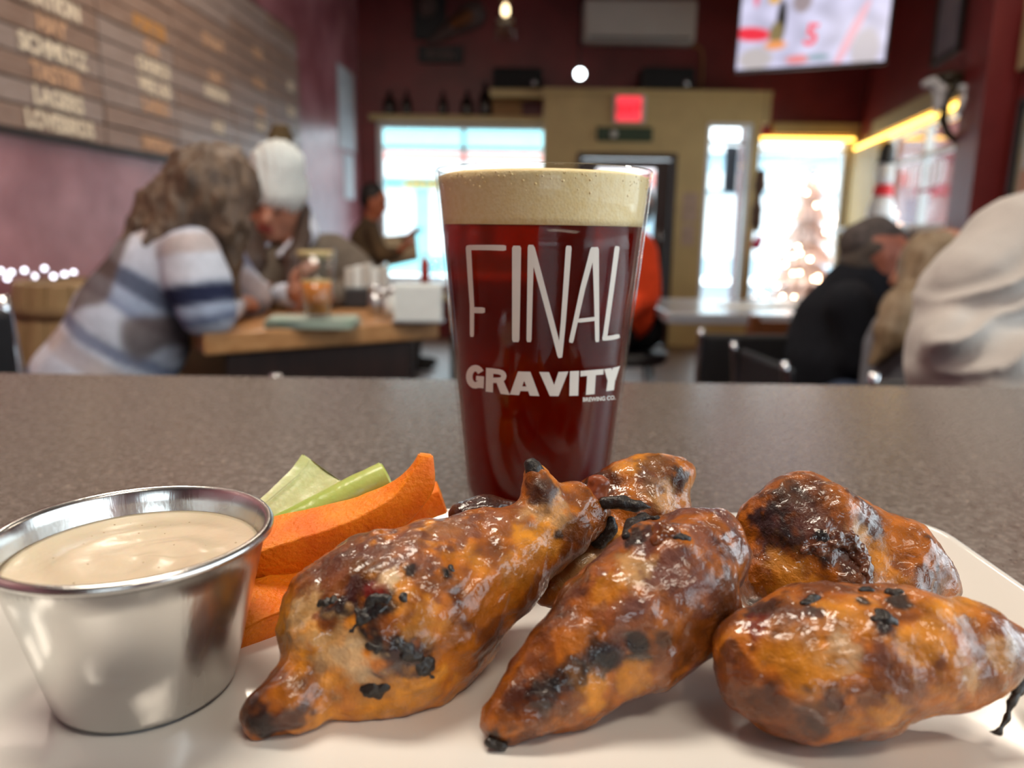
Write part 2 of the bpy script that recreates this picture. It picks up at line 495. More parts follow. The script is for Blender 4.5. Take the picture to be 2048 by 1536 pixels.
tubeo('door_handle', [(lb - .07, YV + .02, .95), (lb - .07, YV - .03, .95), (lb - .07, YV - .03, 1.15), (lb - .07, YV + .02, 1.15)], .01, M_chrome, door)

# --- right wall, running at an angle from the back corner to a dark red pillar
RO = Vector((CORN, YB, 0)); RD = Vector((-0.1875, -1, 0)).normalized()
def onright(px):
    d = ray(px, 460); # intersect vertical plane of the right wall
    n = Vector((RD.y, -RD.x, 0))
    t = (RO - Vector((0, 0, 0))).dot(n) / Vector((d.x, d.y, 0)).dot(n)
    return CAM + d * t
def rs(px): return (Vector((onright(px).x, onright(px).y, 0)) - RO).dot(RD)
def rz(px, py):
    q = onright(px); d = ray(px, py); t = q.y / d.y
    return CAMZ + d.z * t
RLEN = rs(1945)
ra0, ra1 = rs(1752), rs(1925)
rt = rz(1752, 272); rb = rz(1800, 462)
rtop = rt + 0.0
wall_right, RR = walled('wall_right', RO, RD, 12.15, CEIL, 0.15, [(ra0, ra1, rb, rtop), (6.6, 10.2, 0.9, 2.75)], M_red)
window(4, ra0, ra1, rb, rtop, 0.05, 2, (rtop - 0.26,), 0.05, RR)
window(6, 6.6, 10.2, 0.9, 2.75, 0.05, 3, (2.3,), 0.06, RR)  # side window out of view, added to keep light coming from the right
boxo('trim_5', ra0 - 0.25, ra1 + 0.05, -0.06, -0.002, rtop + 0.02, rtop + 0.16, M_cream, None, 0.006, RR, kind='structure')
boxo('trim_6', xz(1540, 300, YB)[0], CORN - 0.01, YB - 0.07, YB - 0.002, wrt + 0.02, wrt + 0.13, M_cream, None, 0.006, kind='structure')
boxo('trim_7', wr1, CORN + 0.02, YB - 0.05, YB - 0.002, 0.2, wrt + 0.02, M_cream, None, 0.004, kind='structure')
boxo('trim_8', 0.002, ra0, -0.05, -0.002, 0.2, rtop + 0.02, M_cream, None, 0.004, RR, kind='structure')
pl = onright(1950)
boxo('trim_9', RLEN, RLEN + 0.35, -0.16, -0.002, 0, CEIL, M_red, None, 0.004, RR, kind='structure')
# --- wall behind the camera, with an unseen window added for fill light
walled('wall_rear', (4.6, -4.0, 0), (-1, 0, 0), 6.75, CEIL, 0.15, [(3.3, 5.1, 1.5, 2.7)], M_red)
window(5, -0.5, 1.3, 1.5, 2.7, -4.08, 2, (2.3,), 0.06)
# housings of the added ceiling panels
M_diff = mat('lamp_diffuser', (0.8, 0.75, 0.65), rough=0.6, var=0.02, emit=(1.0, 0.86, 0.68), estr=3.0)
for i, (x, y, sx, sy, p, c) in enumerate(PANELS):
    t = thing('ceiling_light', (x, y, CEIL - 0.08), ['long white ceiling light panel above the plate', 'long white ceiling light panel behind the diner',
             'slim ceiling light panel above the oak table', 'slim ceiling light panel above the window tables'][i], 'light', 'ceiling light panels')
    bm = bmesh.new()
    for a, b, c2, d in ((x - sx / 2 - .03, x + sx / 2 + .03, y - sy / 2 - .03, y - sy / 2), (x - sx / 2 - .03, x + sx / 2 + .03, y + sy / 2, y + sy / 2 + .03),
                        (x - sx / 2 - .03, x - sx / 2, y - sy / 2, y + sy / 2), (x + sx / 2, x + sx / 2 + .03, y - sy / 2, y + sy / 2)):
        bx(bm, a, b, c2, d, CEIL - .08, CEIL - .001, .003)
    obj_bm('housing', bm, M_white_trim, t)
    boxo('diffuser', x - sx / 2, x + sx / 2, y - sy / 2, y + sy / 2, CEIL - .06, CEIL - .05, M_diff, t)

# ================================================================== THE STREET OUTSIDE
M_walk = mat('pavement_concrete', (0.45, 0.47, 0.48), rough=0.8, var=0.1, vscale=3)
M_road = mat('wet_asphalt', (0.16, 0.18, 0.20), rough=0.5, var=0.1, vscale=3)
boxo('pavement', -8, 14, 8.2, 11.0, -0.16, -0.01, M_walk, label='pale concrete pavement outside the front windows', cat='pavement')
boxo('street', -8, 14, 11.0, 19.0, -0.2, -0.12, M_road, label='grey asphalt street beyond the pavement', cat='street')
M_fac1 = mat('facade_aqua', (0.30, 0.72, 0.76), rough=0.7, var=0.05, vscale=2)
M_fac2 = mat('facade_white', (0.85, 0.88, 0.88), rough=0.7, var=0.05, vscale=2)
M_fac3 = mat('facade_blue_grey', (0.35, 0.50, 0.58), rough=0.7, var=0.05, vscale=2)
M_coral = mat('coral_awning', (0.80, 0.30, 0.26), rough=0.7, var=0.05, vscale=2)
M_dglass = mat('dark_shop_glass', (0.10, 0.16, 0.22), rough=0.1, var=0.1, vscale=2)
M_gold = mat('gold_letters', (0.75, 0.50, 0.12), rough=0.5, var=0.1, vscale=10)
def facade(x0, x1, Y, h, mw, bands, label, nwin, mwin):
    t = thing('building', ((x0 + x1) / 2, Y, 0), label, 'building')
    boxo('wall', x0, x1, Y, Y + 3, 0, h, mw, t)
    for z0, z1, m, dy in bands:
        boxo('awning' if m is M_coral else 'cornice', x0 - .05, x1 + .05, Y - dy, Y - .002, z0, z1, m, t, 0.01)
    for k in range(nwin):
        a = x0 + (x1 - x0) * (k + .12) / nwin; b = x0 + (x1 - x0) * (k + .88) / nwin
        w = boxo('window', a, b, Y - .03, Y - .003, 0.5, 2.1, M_fac2, t, 0.01)
        boxo('pane', a + .08, b - .08, Y - .04, Y - .031, .58, 2.02, mwin, w)
    return t
fb = facade(-5.5, 0.9, 19.5, 4.6, M_fac1, [(2.35, 2.75, M_fac2, .5), (2.75, 2.95, M_coral, .52), (3.6, 4.1, M_fac2, .15), (4.4, 4.62, M_fac3, .2)],
       'aqua shopfront across the street with white and coral bands', 4, M_fac2)
facade(1.0, 4.4, 20.5, 3.6, M_fac2, [(2.3, 2.6, M_coral, .5), (3.4, 3.62, M_fac3, .2)], 'white shopfront with coral awning opposite the door', 3, M_fac3)
facade(4.5, 12.0, 20.0, 3.3, M_fac3, [(2.2, 2.6, M_fac2, .4), (3.1, 3.32, M_fac2, .2)], 'blue grey shopfront opposite the window tables', 5, M_fac2)
for k in range(7):
    boxo('sign_block', -2.75 + .17 * k, -2.64 + .17 * k, 19.40, 19.495, 2.12, 2.12 + (.2 if k % 3 else .15), M_gold, fb, 0.01)

# ================================================================== THINGS ON THE BACK WALL
M_bottle = mat('dark_bottle_glass', (0.018, 0.010, 0.008), rough=0.12, var=0.2, vscale=10)
def bottle(px, py_base, Y, hpx, rpx, label):
    b = P(px, py_base, Y); b.z = wlt + 0.05
    h = hpx * Y / F; r = rpx * Y / F
    t = thing('bottle', b, label, 'bottle', 'bottles on the window ledge')
    latheo('bottle_body', [(0, 0), (r * .95, 0), (r, .02), (r, h * .55), (r * .75, h * .66), (r * .36, h * .75), (r * .33, h * .93), (0, h * .93)], M_bottle, b, t, 20)
    latheo('bottle_cap', [(0, h * .931), (r * .4, h * .931), (r * .4, h), (0, h)], M_blackplastic, b, t, 16)
for px, h, r, lb in ((780, 44, 12, 'stout dark bottle at the left end of the window ledge'), (814, 46, 9, 'slim dark bottle second from left on window ledge'),
                     (886, 46, 9, 'lone dark bottle standing mid way along window ledge'), (934, 46, 12, 'broad dark bottle beside the tall one on ledge'),
                     (970, 62, 12, 'tallest dark bottle near the tan crate on ledge')):
    bottle(px, 246, YB - .07, h, r, lb)
M_tan = mat('tan_crate_wood', (0.30, 0.17, 0.06), rough=0.6, var=0.2, vscale=12, stretch=(1, 1, 10))
c0 = P(985, 245, YB - .1); c1 = P(1044, 190, YB - .1)
t = thing('wooden_crate', ((c0.x + c1.x) / 2, YB - .1, wlt + .05), 'small tan wooden crate on the window ledge under speaker', 'crate')
zz = wlt + .05
for k in range(4):
    z0 = zz + (c1.z - zz) * k / 4 + .003; z1 = zz + (c1.z - zz) * (k + 1) / 4 - .003
    boxo('slat', c0.x, c1.x, YB - .135, YB - .12, z0, z1, M_tan, t, 0.002)
boxo('crate_body', c0.x + .005, c1.x - .005, YB - .119, YB - .01, zz, c1.z - .01, M_tan, t)
M_speakergrille = mat('speaker_grille', (0.006, 0.006, 0.006), rough=0.8, bump=0.002, bscale=300, var=0.2, vscale=200)
def speaker(px0, px1, py0, py1, Y, label, zbase=None):
    a = P(px0, py1, Y); b = P(px1, py0, Y)
    z0 = zbase if zbase is not None else a.z
    t = thing('loudspeaker', ((a.x + b.x) / 2, Y, z0), label, 'speaker', 'black loudspeakers')
    boxo('cabinet', a.x, b.x, Y, Y + .28, z0, b.z, M_blackplastic, t, 0.02)
    boxo('grille', a.x + .02, b.x - .02, Y - .012, Y - .001, z0 + .02, b.z - .02, M_speakergrille, t, 0.004)
    latheo('badge', [(0, 0), (.025, 0), (.025, .006), (0, .006)], M_chrome, (b.x - .08, Y - .0125, z0 + .06), t, 16, M=Matrix.Rotation(math.pi / 2, 4, 'X'))
speaker(984, 1086, 135, 190, YV + .1, 'black loudspeaker at left end of the cream entrance bay', vt + .051)
speaker(1282, 1392, 134, 188, YV + .02, 'black loudspeaker on entrance bay right of the exit sign', vt + .051)
bm = bmesh.new(); a = P(984, 190, YV + .1); bx(bm, a.x - .02, v0 - .022, YV + .08, YB - .002, vt, vt + .05)
obj_bm('trim_10', bm, M_cream, kind='structure')

# air conditioner
M_ac = mat('off_white_plastic', (0.58, 0.56, 0.51), rough=0.5, var=0.04, vscale=5)
M_acd = mat('vent_shadow_grey', (0.08, 0.08, 0.08), rough=0.6, var=0.1)
a = P(1164, 88, YB - .1); b = P(1390, 6, YB - .1)
t = thing('air_conditioner', ((a.x + b.x) / 2, YB - .12, a.z), 'white split air conditioner high on the red back wall', 'air conditioner')
boxo('case', a.x, b.x, YB - .23, YB - .002, a.z, b.z, M_ac, t, 0.03)
boxo('flap', a.x + .05, b.x - .05, YB - .238, YB - .231, a.z + .05, a.z + .11, M_ac, t, 0.002)
boxo('outlet', a.x + .05, b.x - .05, YB - .236, YB - .2305, a.z + .02, a.z + .045, M_acd, t, 0.001)
tubeo('power_cable', spline([P(1380, 90, YB - .05), P(1402, 100, YB - .04), P(1404, 150, YB - .03), P(1400, 186, YB - .03)]), .012, M_tan,
      label='brown cable hanging from the air conditioner', cat='cable')
# spot lamp
q = P(1160, 148, 7.1)
t = thing('spot_lamp', q, 'small bright round spot lamp above the entrance bay', 'lamp')
latheo('lamp_head', [(0, .10), (.05, .10), (.055, 0), (.05, 0), (.045, .02), (0, .02)], M_blackplastic, q, t, 20, M=Matrix.Rotation(math.pi / 2, 4, 'X') @ Matrix.Rotation(math.pi, 4, 'X'))
M_bulb = mat('lit_bulb', (1, 1, 1), emit=(0.92, 0.97, 1.0), estr=14, var=0.01)
latheo('bulb', [(0, -.02), (.030, -.012), (.043, .004), (0, .015)], M_bulb, q, t, 20, M=Matrix.Rotation(math.pi / 2, 4, 'X'))
tubeo('stem', [q + Vector((0, .06, .04)), q + Vector((0, .1, .2)), q + Vector((0, .1, CEIL - q.z - .002))], .01, M_blackplastic, t)
# pendant lamp
q = P(1011, 20, 6.4)
t = thing('pendant_lamp', q, 'small clear glass pendant lamp hanging by the beer sign', 'lamp')
M_shade = thin_glass('pendant_glass', (0.9, 0.86, 0.78), 1.5)
M_filament = mat('glowing_filament', (1, .8, .5), emit=(1.0, 0.86, 0.6), estr=6, var=0.01)
latheo('shade', [(.03, .05), (.045, .0), (.075, -.10), (.085, -.2), (.082, -.2), (.072, -.10), (.042, 0), (.028, .05)], M_shade, q, t, 24, closed=True)
latheo('bulb', [(0, -.05), (.025, -.03), (.03, 0), (.015, .04), (0, .05)], M_filament, q, t, 16)
latheo('cap', [(0, .05), (.035, .05), (.03, .09), (0, .1)], M_tan, q, t, 16)
latheo('drip_ring', [(.02, -.06), (.065, -.07), (.065, -.085), (.02, -.09)], M_ac, q, t, 20, closed=True)
tubeo('cord', [q + Vector((0, 0, .1)), q + Vector((0, 0, CEIL - q.z - .002))], .006, M_blackplastic, t, 6)
# beer sign on the wall
M_sign_b = mat('sign_black_enamel', (0.008, 0.008, 0.008), rough=0.5, var=0.1)
M_sign_g = mat('sign_faded_grey', (0.10, 0.07, 0.06), rough=0.6, var=0.25, vscale=14)
M_sign_o = mat('sign_faded_orange', (0.16, 0.05, 0.006), rough=0.6, var=0.2, vscale=14)
a = P(828, 125, YB - .03); b = P(955, 2, YB - .03); s = YB / F
t = thing('beer_sign', ((a.x + b.x) / 2, YB - .02, a.z), 'dark cut-out beer sign with glass and orange fish shape', 'sign')
boxo('backing', a.x, a.x + 60 * s, YB - .04, YB - .003, a.z + 40 * s, b.z + .25, M_sign_b, t, .01)
latheo('disc', [(0, 0), (19 * s, 0), (19 * s, .02), (0, .02)], M_sign_g, (a.x + 24 * s, YB - .042, a.z + 98 * s), t, 28, M=Matrix.Rotation(math.pi / 2, 4, 'X'))
soft('fish_shape', [(Vector((a.x + 60 * s, YB - .03, a.z + 55 * s)), .07, Vector((a.x + 110 * s, YB - .03, a.z + 85 * s)), .13), (Vector((a.x + 45 * s, YB - .03, a.z + 45 * s)), .05, Vector((a.x + 30 * s, YB - .03, a.z + 38 * s)), .03)],
     .016, .01, M_sign_g, t)
soft('orange_patch', [(Vector((a.x + 78 * s, YB - .13, a.z + 65 * s)), .05, Vector((a.x + 100 * s, YB - .14, a.z + 76 * s)), .06)], .012, .006, M_sign_o, t)
boxo('name_plate', a.x + 8 * s, a.x + 92 * s, YB - .04, YB - .003, a.z, a.z + 30 * s, M_sign_b, t, .008)

def text_mesh(body, size, mat_, loc, R, parent=None, name='lettering', bold=0.0, ext=0.001, sx=1.0, **kw):
    cu = bpy.data.curves.new('txt', 'FONT'); cu.body = body; cu.size = size; cu.align_x = 'CENTER'; cu.align_y = 'CENTER'
    cu.offset = bold; cu.extrude = ext; cu.resolution_u = 3
    o = bpy.data.objects.new('txt', cu); COL.objects.link(o)
    dg = bpy.context.evaluated_depsgraph_get()
    me = bpy.data.meshes.new_from_object(o.evaluated_get(dg))
    bpy.data.objects.remove(o); bpy.data.curves.remove(cu)
    me.transform(Matrix.Translation(Vector(loc)) @ R @ Matrix.Diagonal((sx, 1, 1, 1)))
    me.materials.clear(); me.materials.append(mat_)
    return put(bpy.data.objects.new(name, me), parent, **kw)
FRONT = Matrix.Rotation(math.pi / 2, 4, 'X')
text_mesh('BEER', 24 * s, M_sign_g, (a.x + 50 * s, YB - .0415, a.z + 15 * s), FRONT, t, bold=.004)

# exit sign, green sign
M_exit = mat('exit_red_glow', (0.5, 0.02, 0.03), emit=(1.0, 0.045, 0.07), estr=1.15, var=0.02)
M_exitl = mat('exit_letters_red', (0.3, 0.0, 0.0), emit=(0.85, 0.0, 0.02), estr=0.75, var=0.02)
a = P(1232, 242, YV - .05); b = P(1284, 193, YV - .05)
t = thing('exit_sign', ((a.x + b.x) / 2, YV, a.z), 'glowing red EXIT sign above the entrance door', 'sign')
boxo('housing', a.x - .03, b.x + .04, YV - .05, YV - .002, a.z - .015, b.z + .015, M_ac, t, .008)
boxo('face', a.x, b.x, YV - .058, YV - .051, a.z, b.z, M_exit, t, .003)
text_mesh('EXIT', .115, M_exitl, ((a.x + b.x) / 2, YV - .0595, (a.z + b.z) / 2 - .01), FRONT, t, bold=.003)
M_green = mat('dark_green_sign', (0.018, 0.045, 0.015), rough=0.5, var=0.2, vscale=8)
a = P(1193, 282, YV - .02); b = P(1306, 255, YV - .02)
t = thing('green_sign', ((a.x + b.x) / 2, YV, a.z), 'narrow dark green sign board between exit sign and door', 'sign')
boxo('board', a.x, b.x, YV - .025, YV - .002, a.z, b.z, M_green, t, .004)
latheo('emblem', [(0, 0), (.035, 0), (.035, .006), (0, .006)], M_ac, (a.x + .16, YV - .0255, (a.z + b.z) / 2), t, 20, M=Matrix.Rotation(math.pi / 2, 4, 'X'))
for px, py, w, h, nm in ((1380, 415, 30, 55, 'pinned notice sheet higher on the cream jamb by the door'), (1376, 470, 26, 40, 'pinned notice sheet lower on the cream jamb by the door')):
    q = P(px, py, YV)
    boxo('paper_notice', q.x - w / 2 * YV / F, q.x + w / 2 * YV / F, YV - .006, YV - .002, q.z - h / 2 * YV / F, q.z + h / 2 * YV / F, mat('notice_paper', (.42, .30, .22), var=.2, vscale=20), label=nm, cat='notice', group='notices by the door')

# ------------------------------------------------------------------ television
M_tvcase = M_blackplastic
TL = P(1472, 140, 5.05); TR = P(1768, 121, 4.65)
dirx = (TR - TL).normalized(); W_tv = (TR - TL).length; H_tv = W_tv * 0.58
nrm = Vector((dirx.y, -dirx.x, 0)).normalized()
upv = dirx.cross(nrm) * -1
if upv.z < 0: upv = -upv
TM = Matrix.Translation(TL) @ Matrix(((dirx.x, nrm.x, upv.x, 0), (dirx.y, nrm.y, upv.y, 0), (dirx.z, nrm.z, upv.z, 0), (0, 0, 0, 1)))
t = thing('television', TL, 'flat television showing white and red jerseys, hung near ceiling', 'television')
boxo('case', -.012, W_tv + .012, -.05, -.004, -.014, H_tv + .012, M_tvcase, t, .004, TM)
GX, GZ = 90, 54
vv = []; cc = []
for j in range(GZ + 1):
    for i in range(GX + 1):
        vv.append(TM @ Vector((W_tv * i / GX, 0.0, H_tv * j / GZ)))
        u = i / GX * 300; w = j / GZ * 174          # screen pixels from the lower left
        c = np.array([.62, .60, .80]) * (1 + .12 * math.sin(u * .09 + 1.3 * math.sin(w * .07)) + .08 * math.sin(w * .11 + u * .03))
        def blob(x, y, rx, ry, col, hard=2.5):
            global c
            d = math.hypot((u - x) / rx, (w - y) / ry); k = max(0, min(1, (1.25 - d) * hard)); c = c * (1 - k) + np.array(col) * k
        blob(28, 72 - .12 * (u - 28), 40, 14, (.9, .03, .06)); blob(32, 150, 6, 22, (.85, .2, .3))
        blob(88, 95, 10, 40, (.02, .02, .02)); blob(80, 68, 14, 24, (.25, .19, .08)); blob(80, 46, 22, 9, (.9, .35, .12)); blob(70, 140, 12, 10, (.8, .45, .1))
        blob(40, 20, 34, 22, (.55, .5, .5)); blob(230 + (w - 50) * .42, 55, 9, 60, (.85, .45, .55), 4)
        blob(262, 25, 26, 40, (.55, .5, .55)); blob(130, 14, 24, 8, (.85, .25, .25)); blob(170, 16, 22, 6, (.25, .38, .45)); blob(128, 130, 18, 22, (.35, .28, .3)); blob(212, 142, 14, 12, (.75, .4, .3))
        cc.append((*np.clip(c, 0, 1), 1))
ff = [(j * (GX + 1) + i, j * (GX + 1) + i + 1, (j + 1) * (GX + 1) + i + 1, (j + 1) * (GX + 1) + i) for j in range(GZ) for i in range(GX)]
scr = obj_from('screen', vv, ff, emis_attr('tv_screen_glow', 1.0), t)
at = scr.data.color_attributes.new('col', 'FLOAT_COLOR', 'POINT'); at.data.foreach_set('color', np.array(cc, dtype=np.float32).ravel())
FTV = TM @ Matrix.Rotation(math.pi / 2, 4, 'X')
M_tvred = mat('tv_jersey_red', (.4, .02, .03), emit=(.9, .10, .14), estr=.9, var=.01)
num = text_mesh('5', .17, M_tvred, (0, 0, 0), Matrix.Rotation(math.radians(-8), 4, 'Z'), t, 'jersey_number', bold=.004)
num.data.transform(TM @ Matrix.Translation((W_tv * .51, .003, H_tv * .34)) @ (Matrix.Rotation(math.pi / 2, 4, 'X')))
tubeo('bracket', [TM @ Vector((W_tv / 2, -.052, H_tv * .5)), TM @ Vector((W_tv / 2, -.25, H_tv * .6)), TM @ Vector((W_tv / 2, -.25, H_tv * .6)) + Vector((0, 0, CEIL - (TM @ Vector((W_tv / 2, -.25, H_tv * .6))).z - .002))], .02, M_blackplastic, t)

# ------------------------------------------------------------------ things on the right wall (local frame: s along the wall, -y into the room)
M_frame = mat('black_picture_frame', (0.012, 0.010, 0.010), rough=0.4, var=0.1)
M_photo = mat('grey_print', (0.22, 0.20, 0.24), rough=0.3, color2=(0.34, 0.30, 0.33), vscale=5)
def framed(px0, px1, pyb, pyt, label, mprint, bw=.025):
    a, b = rs(px0), rs(px1); z0 = rz(px1, pyb); z1 = rz(px1, pyt)
    t = thing('framed_picture', RR @ Vector(((a + b) / 2, 0, z0)), label, 'picture')
    bm = bmesh.new()
    bx(bm, a, b, -.03, -.003, z0, z0 + bw, .003, RR); bx(bm, a, b, -.03, -.003, z1 - bw, z1, .003, RR)
    bx(bm, a, a + bw, -.03, -.003, z0 + bw, z1 - bw, .003, RR); bx(bm, b - bw, b, -.03, -.003, z0 + bw, z1 - bw, .003, RR)
    obj_bm('frame', bm, M_frame, t)
    boxo('print', a + bw, b - bw, -.015, -.006, z0 + bw, z1 - bw, mprint, t, 0, RR)
framed(1829, 1880, 100, -160, 'tall black framed grey print high on right wall', M_photo, .04)
M_yel = mat('amber_poster', (0.48, 0.22, 0.03), rough=0.5, var=0.15, vscale=8)
a, b = rs(1925), rs(1948); z0, z1 = rz(1948, 148), rz(1948, 74)
boxo('amber_sign', a, b, -.03, -.003, z0, z1, M_yel, None, .004, RR, label='amber yellow sign board beside the dark red pillar', cat='sign')
# carved bracket shelf hung by the pillar, with two white birds
br = bpy.data.objects
M_bracket = mat('dark_green_brown_bracket', (0.030, 0.022, 0.010), rough=0.5, var=0.3, vscale=18)
M_birds = mat('white_glazed_ornament', (0.62, 0.66, 0.70), rough=0.3, var=0.05)
YS = 4.9
t = thing('wall_bracket', P(1905, 250, YS), 'dark carved shelf bracket hanging beside the right window', 'bracket')
soft('bracket_arm', ch([(1862, 160, YS, 9), (1900, 155, YS, 12), (1945, 160, YS + .05, 14), (1950, 220, YS + .1, 14), (1945, 280, YS + .1, 10)]), .01, .008, M_bracket, t)
soft('bracket_scroll', ch([(1915, 165, YS, 8), (1892, 200, YS, 8), (1886, 240, YS, 8), (1895, 268, YS, 7), (1915, 282, YS, 8), (1940, 288, YS + .05, 10)]), .008, .006, M_bracket, t)
soft('mounting_leaf', ch([(1950, 180, YS + .08, 16), (1955, 250, YS + .08, 14), (1940, 330, YS + .1, 9)]), .01, .01, mat('dark_leaf_green', (.02, .03, .008), var=.3, vscale=15), t)
for (pts, lb) in (([(1850, 168, YS - .06, 7), (1866, 164, YS - .06, 9), (1880, 180, YS - .06, 12), (1878, 205, YS - .06, 9), (1872, 225, YS - .06, 5)], 'white glazed bird ornament hanging left of the bracket scroll'),
                  ([(1925, 176, YS - .06, 8), (1940, 184, YS - .06, 10), (1928, 200, YS - .06, 8), (1916, 222, YS - .06, 5)], 'white glazed bird ornament hanging under the bracket shelf')):
    soft('bird_ornament', ch(pts), .007, .006, M_birds, label=lb, cat='ornament', group='bird ornaments on the bracket')
# frame on the near side of the pillar
a, b = RLEN + .5, RLEN + 1.5
z0, z1 = rz(1995, 470), rz(1995, 205)
t = thing('framed_poster', RR @ Vector((a, 0, z0)), 'large black framed beige poster right of the red pillar', 'poster')
bm = bmesh.new(); bw = .04
bx(bm, a, b, -.04, -.003, z0, z0 + bw, .003, RR); bx(bm, a, b, -.04, -.003, z1 - bw, z1, .003, RR)
bx(bm, a, a + bw, -.04, -.003, z0 + bw, z1 - bw, .003, RR); bx(bm, b - bw, b, -.04, -.003, z0 + bw, z1 - bw, .003, RR)
obj_bm('frame', bm, M_frame, t)
boxo('print', a + bw, b - bw, -.015, -.006, z0 + bw, z1 - bw, mat('beige_map_print', (.42, .33, .20), color2=(.30, .36, .34), vscale=6), t, 0, RR)
boxo('label_patch', a + .12, a + .26, -.020, -.0155, z0 + .35, z0 + .55, M_birds, t, 0, RR)
boxo('label_patch', a + .10, a + .20, -.020, -.0155, z0 + .12, z0 + .34, mat('peach_label', (.55, .28, .18), var=.05), t, 0, RR)
boxo('hanging_sign', RLEN + .45, RLEN + .75, -.05, -.004, z1 + .15, z1 + .55, mat('tan_board', (.38, .28, .14), var=.2, vscale=9), None, .006, RR, label='tan board hung above the black framed poster', cat='sign')

# ------------------------------------------------------------------ LED light strips over the window tables
M_led = mat('led_warm_glow', (1, .8, .3), emit=(1.0, 0.60, 0.10), estr=6.0, var=0.01)
za = wrt - .005
boxo('led_strip', xz(1500, 275, YB)[0], CORN - .06, YB - .06, YB - .035, za - .03, za, M_led, None, .004, label='glowing yellow light strip along top of the back window', cat='light strip')
boxo('led_strip', 0.1, ra1 - .1, -.06, -.035, rtop - .03, rtop, M_led, None, .004, RR, label='glowing yellow light strip along the right wall window', cat='light strip')

# ------------------------------------------------------------------ decorations in the windows
M_brownfur = mat('brown_plush', (0.10, 0.055, 0.035), rough=0.9, var=0.3, vscale=40)
M_redplush = mat('red_plush', (0.62, 0.03, 0.10), rough=0.8, var=0.2, vscale=40)
YD = 7.3
t = thing('hanging_plush', P(1515, 345, YD), 'long brown plush ornament with red end hanging in window', 'ornament')
soft('plush_body', ch([(1522, 348, YD, 10), (1520, 372, YD, 11), (1516, 395, YD, 5), (1514, 420, YD, 10), (1512, 445, YD, 10), (1514, 462, YD, 5)]), .012, .01, M_brownfur, t)
soft('plush_end', ch([(1518, 478, YD, 8), (1513, 490, YD, 10)]), .012, .01, M_redplush, t)
tubeo('hanging_string', [P(1522, 338, YD), P(1524, 330, YD) + Vector((0, 0, CEIL - P(1524, 330, YD).z - .003))], .003, M_blackplastic, t, 6)
# snowman-like stacked lantern
M_snow = mat('white_lantern', (0.72, 0.72, 0.72), rough=0.5, var=0.05)
q = RR @ Vector((rs(1803), -.17, rz(1803, 455))); s = depth(q) / F
t = thing('snowman_figure', q, 'white snowman figure with black hat and red scarf in window', 'ornament')
latheo('body', [(0, 0), (26 * s, 0), (28 * s, 14 * s), (24 * s, 40 * s), (17 * s, 60 * s), (0, 60 * s)], M_snow, q, t)
latheo('scarf', [(0, 60.5 * s), (18 * s, 60.5 * s), (19 * s, 72 * s), (16 * s, 82 * s), (0, 82 * s)], mat('red_scarf', (.7, .02, .03), var=.1), q, t)
latheo('head', [(0, 82.5 * s), (14 * s, 82.5 * s), (17 * s, 100 * s), (15 * s, 122 * s), (0, 126 * s)], M_snow, q, t)
latheo('hat', [(0, 124 * s), (16 * s, 126 * s), (15 * s, 130 * s), (14 * s, 150 * s), (9 * s, 162 * s), (0, 165 * s)], M_blackplastic, q, t)
latheo('hat_brim', [(0, 122 * s), (17 * s, 122 * s), (17 * s, 125 * s), (0, 125 * s)], M_blackplastic, q, t)
t = thing('window_ledge', q, 'pale ledge under the right wall window carrying the snowman', 'ledge')
a, b = rs(1745), rs(1930)
boxo('ledge_board', a, b, -.34, -.003, q.z - .04, q.z - .001, M_white_trim, t, .006, RR)
for f in (.1, .5, .9): boxo('ledge_bracket', a + (b - a) * f - .02, a + (b - a) * f + .02, -.28, -.004, q.z - .25, q.z - .041, M_white_trim, t, .004, RR)
# white painted strokes on the right window pane
M_decal = mat('white_window_paint', (0.9, 0.86, 0.88), rough=0.7, var=0.05)
M_decalp = mat('pink_window_paint', (0.75, 0.20, 0.28), rough=0.7, var=0.05)
t = thing('window_painting', onright(1820), 'white and pink painted strokes on the right window pane', 'decal')
for k, (px, y0, y1) in enumerate(((1796, 330, 378), (1808, 326, 372), (1820, 324, 376), (1832, 326, 370), (1842, 320, 372), (1852, 318, 366))):
    a = rs(px); boxo('stroke', a, a + .06, .036, .042, rz(px, y1), rz(px, y0), M_decal, t, 0, RR)
a = rs(1856); b = rs(1812); boxo('underline', min(a, b), max(a, b), .034, .042, rz(1834, 384), rz(1834, 376), M_decalp, t, 0, RR)
# Christmas tree with lights behind the right-hand back window
M_fir = mat('frosted_fir', (0.66, 0.60, 0.58), rough=0.8, var=0.3, vscale=20)  # fir colour paled to imitate the glare of overexposed daylight
TX, TY = P(1612, 500, YB + .75).x, YB + .75
t = thing('christmas_tree', (TX, TY, -0.01), 'Christmas tree covered in lights outside the back window', 'tree')
ztop = P(1612, 350, TY).z
for k in range(6):
    zb = .35 + (ztop - .35) * k / 6; hh = (ztop - .35) / 6 * 1.5; rr = .52 * (1 - k / 7.0)
    bm = bmesh.new()
    n = 36
    r1 = [bm.verts.new((TX + rr * (1 if i % 2 else .72) * math.cos(2 * math.pi * i / n), TY + rr * (1 if i % 2 else .72) * math.sin(2 * math.pi * i / n), zb - (.05 if i % 2 else 0))) for i in range(n)]
    tp = bm.verts.new((TX, TY, zb + hh)); bt = bm.verts.new((TX, TY, zb + .05))
    for i in range(n): bm.faces.new((r1[i], r1[(i + 1) % n], tp)); bm.faces.new((r1[(i + 1) % n], r1[i], bt))
    obj_bm('branch_tier', bm, M_fir, t)
tubeo('trunk', [(TX, TY, -.01), (TX, TY, .42)], .05, M_darkwood, t)
M_fairy = mat('fairy_bulb_glow', (1, .8, .6), emit=(1.0, 0.62, 0.40), estr=34, var=0.01)
